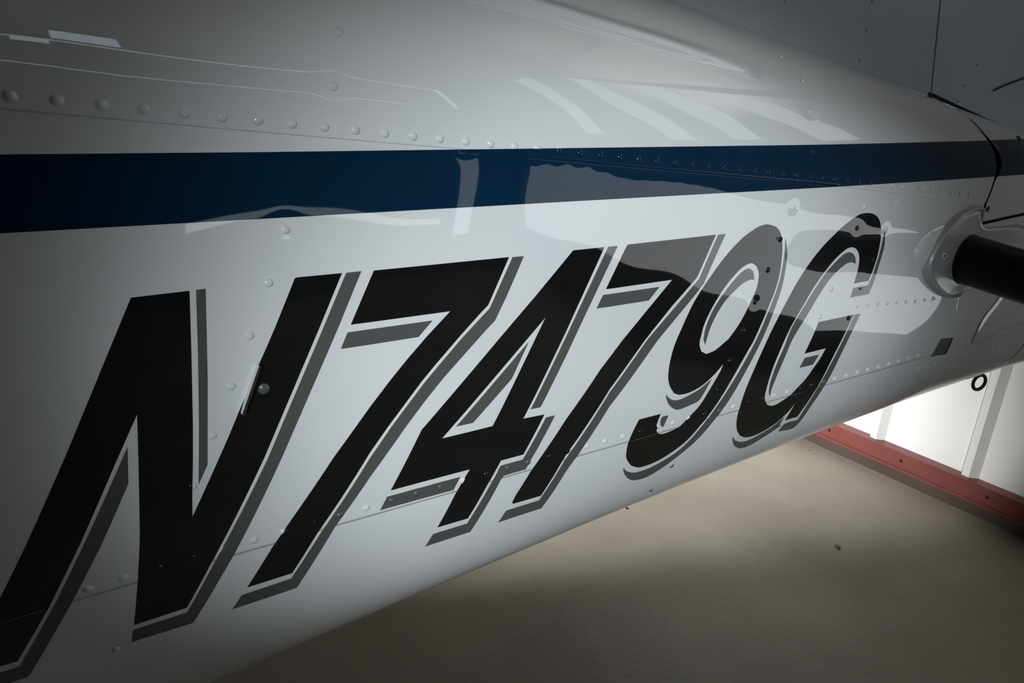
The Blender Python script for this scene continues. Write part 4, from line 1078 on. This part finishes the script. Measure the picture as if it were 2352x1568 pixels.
RINGP = Vector((1.6097, 0.668, -0.557 + H))
V, F = torus(0.0155, 0.0035, sy=1.15)
ring = link('tie_down_ring', mesh_from('tie_down_ring', V, F), None, 'dark_steel')
ring.location = RINGP
ring.rotation_euler = (0, 0, math.radians(-20))
bpy.context.view_layer.update()
ring.parent = plane
ring.matrix_parent_inverse = plane.matrix_world.inverted()
ring['label'] = 'dark steel tie-down ring'

# ---------------------------------------------------------------- chrome latch on the letter N
la, lb = np.array([0.0722, -0.2188]), np.array([0.0537, -0.2625])
d2 = (lb - la) / np.linalg.norm(lb - la)
pa, na_ = surf([la[0]], [la[1]])
pb, nb_ = surf([lb[0]], [lb[1]])
pa, pb, nv = Vector(pa[0]), Vector(pb[0]), Vector(na_[0])
along = (pb - pa).normalized()
acr = along.cross(nv).normalized()
V = []
for p_, hgt in ((pa, 0.0075), (pb, 0.0075)):
    for s_ in (-0.0022, 0.0022):
        for o_ in (-0.0005, hgt):
            V.append(p_ + acr * s_ * (1.0 if o_ < 0 else 0.55) + nv * o_)
F = [(0, 1, 3, 2), (4, 6, 7, 5), (0, 4, 5, 1), (2, 3, 7, 6), (1, 5, 7, 3), (0, 2, 6, 4)]
bl_ = link('latch_blade', mesh_from('latch_blade', V, F), plane, 'chrome', False)
bm = bmesh.new()
bm.from_mesh(bl_.data)
bmesh.ops.recalc_face_normals(bm, faces=list(bm.faces))
bmesh.ops.bevel(bm, geom=list(bm.edges), offset=0.0004, segments=2, affect='EDGES')
bm.to_mesh(bl_.data)
bm.free()
bl_['label'] = 'chrome latch blade'
kp, kn = surf([0.0738], [-0.2432], 0.0002)
put_rivet(kp[0], kn[0], 'g', 0.010, name='latch_knob', parent=bl_)
kp, kn = surf([0.0722], [-0.2290], 0.0002)
put_rivet(kp[0], kn[0], 'k', 0.004, name='latch_pin', parent=bl_)
decal('latch_base', [[(0.0730, -0.2195), (0.0790, -0.2255), (0.0815, -0.2330), (0.0785, -0.2480), (0.0700, -0.2560), (0.0610, -0.2590), (0.0560, -0.2600)]], 'black_vinyl', bl_, lift=0.0009)

for p_, n_ in (((0.7563, 0.6385, 1.2926), (0.0968, -0.6689, 0.737)), ((0.7762, 0.6147, 1.2645), (0.0728, -0.7887, 0.6105))):
    put_rivet(p_, n_, 'w', 0.006, name='fairing_rivet')
kp, kn = surf([1.2385], [-0.1365], 0.0008)
put_rivet(kp[0], kn[0], 'd', 0.009, name='cap_bolt')

# ---------------------------------------------------------------- small marks on the floor
random.seed(4)


def floor_mark(x, y, r, name, label):
    n_ = 11
    bm = bmesh.new()
    top_, bot_ = [], []
    for q in range(n_):
        a_ = 2 * math.pi * q / n_
        rr = r * random.uniform(0.6, 1.1)
        bot_.append(bm.verts.new((rr * math.cos(a_), 0.6 * rr * math.sin(a_), 0.0)))
        top_.append(bm.verts.new((0.6 * rr * math.cos(a_), 0.36 * rr * math.sin(a_), 0.35 * r)))
    bm.faces.new(top_)
    bm.faces.new(bot_[::-1])
    for q in range(n_):
        bm.faces.new((bot_[q], bot_[(q + 1) % n_], top_[(q + 1) % n_], top_[q]))
    me = bpy.data.meshes.new(name)
    bm.to_mesh(me)
    bm.free()
    o = link(name, me, None, 'stain', False)
    o.location = (x, y, 0)
    o.rotation_euler = (0, 0, random.uniform(0, 3))
    tag(o, label, 'debris')
    return o


floor_mark(1.693, 0.944, 0.016, 'floor_chip', 'dark leaf-sized chip lying on the concrete below the registration lettering')
floor_mark(2.137, 1.384, 0.007, 'floor_crumb', 'tiny dark crumb on the concrete close to the red base rail')
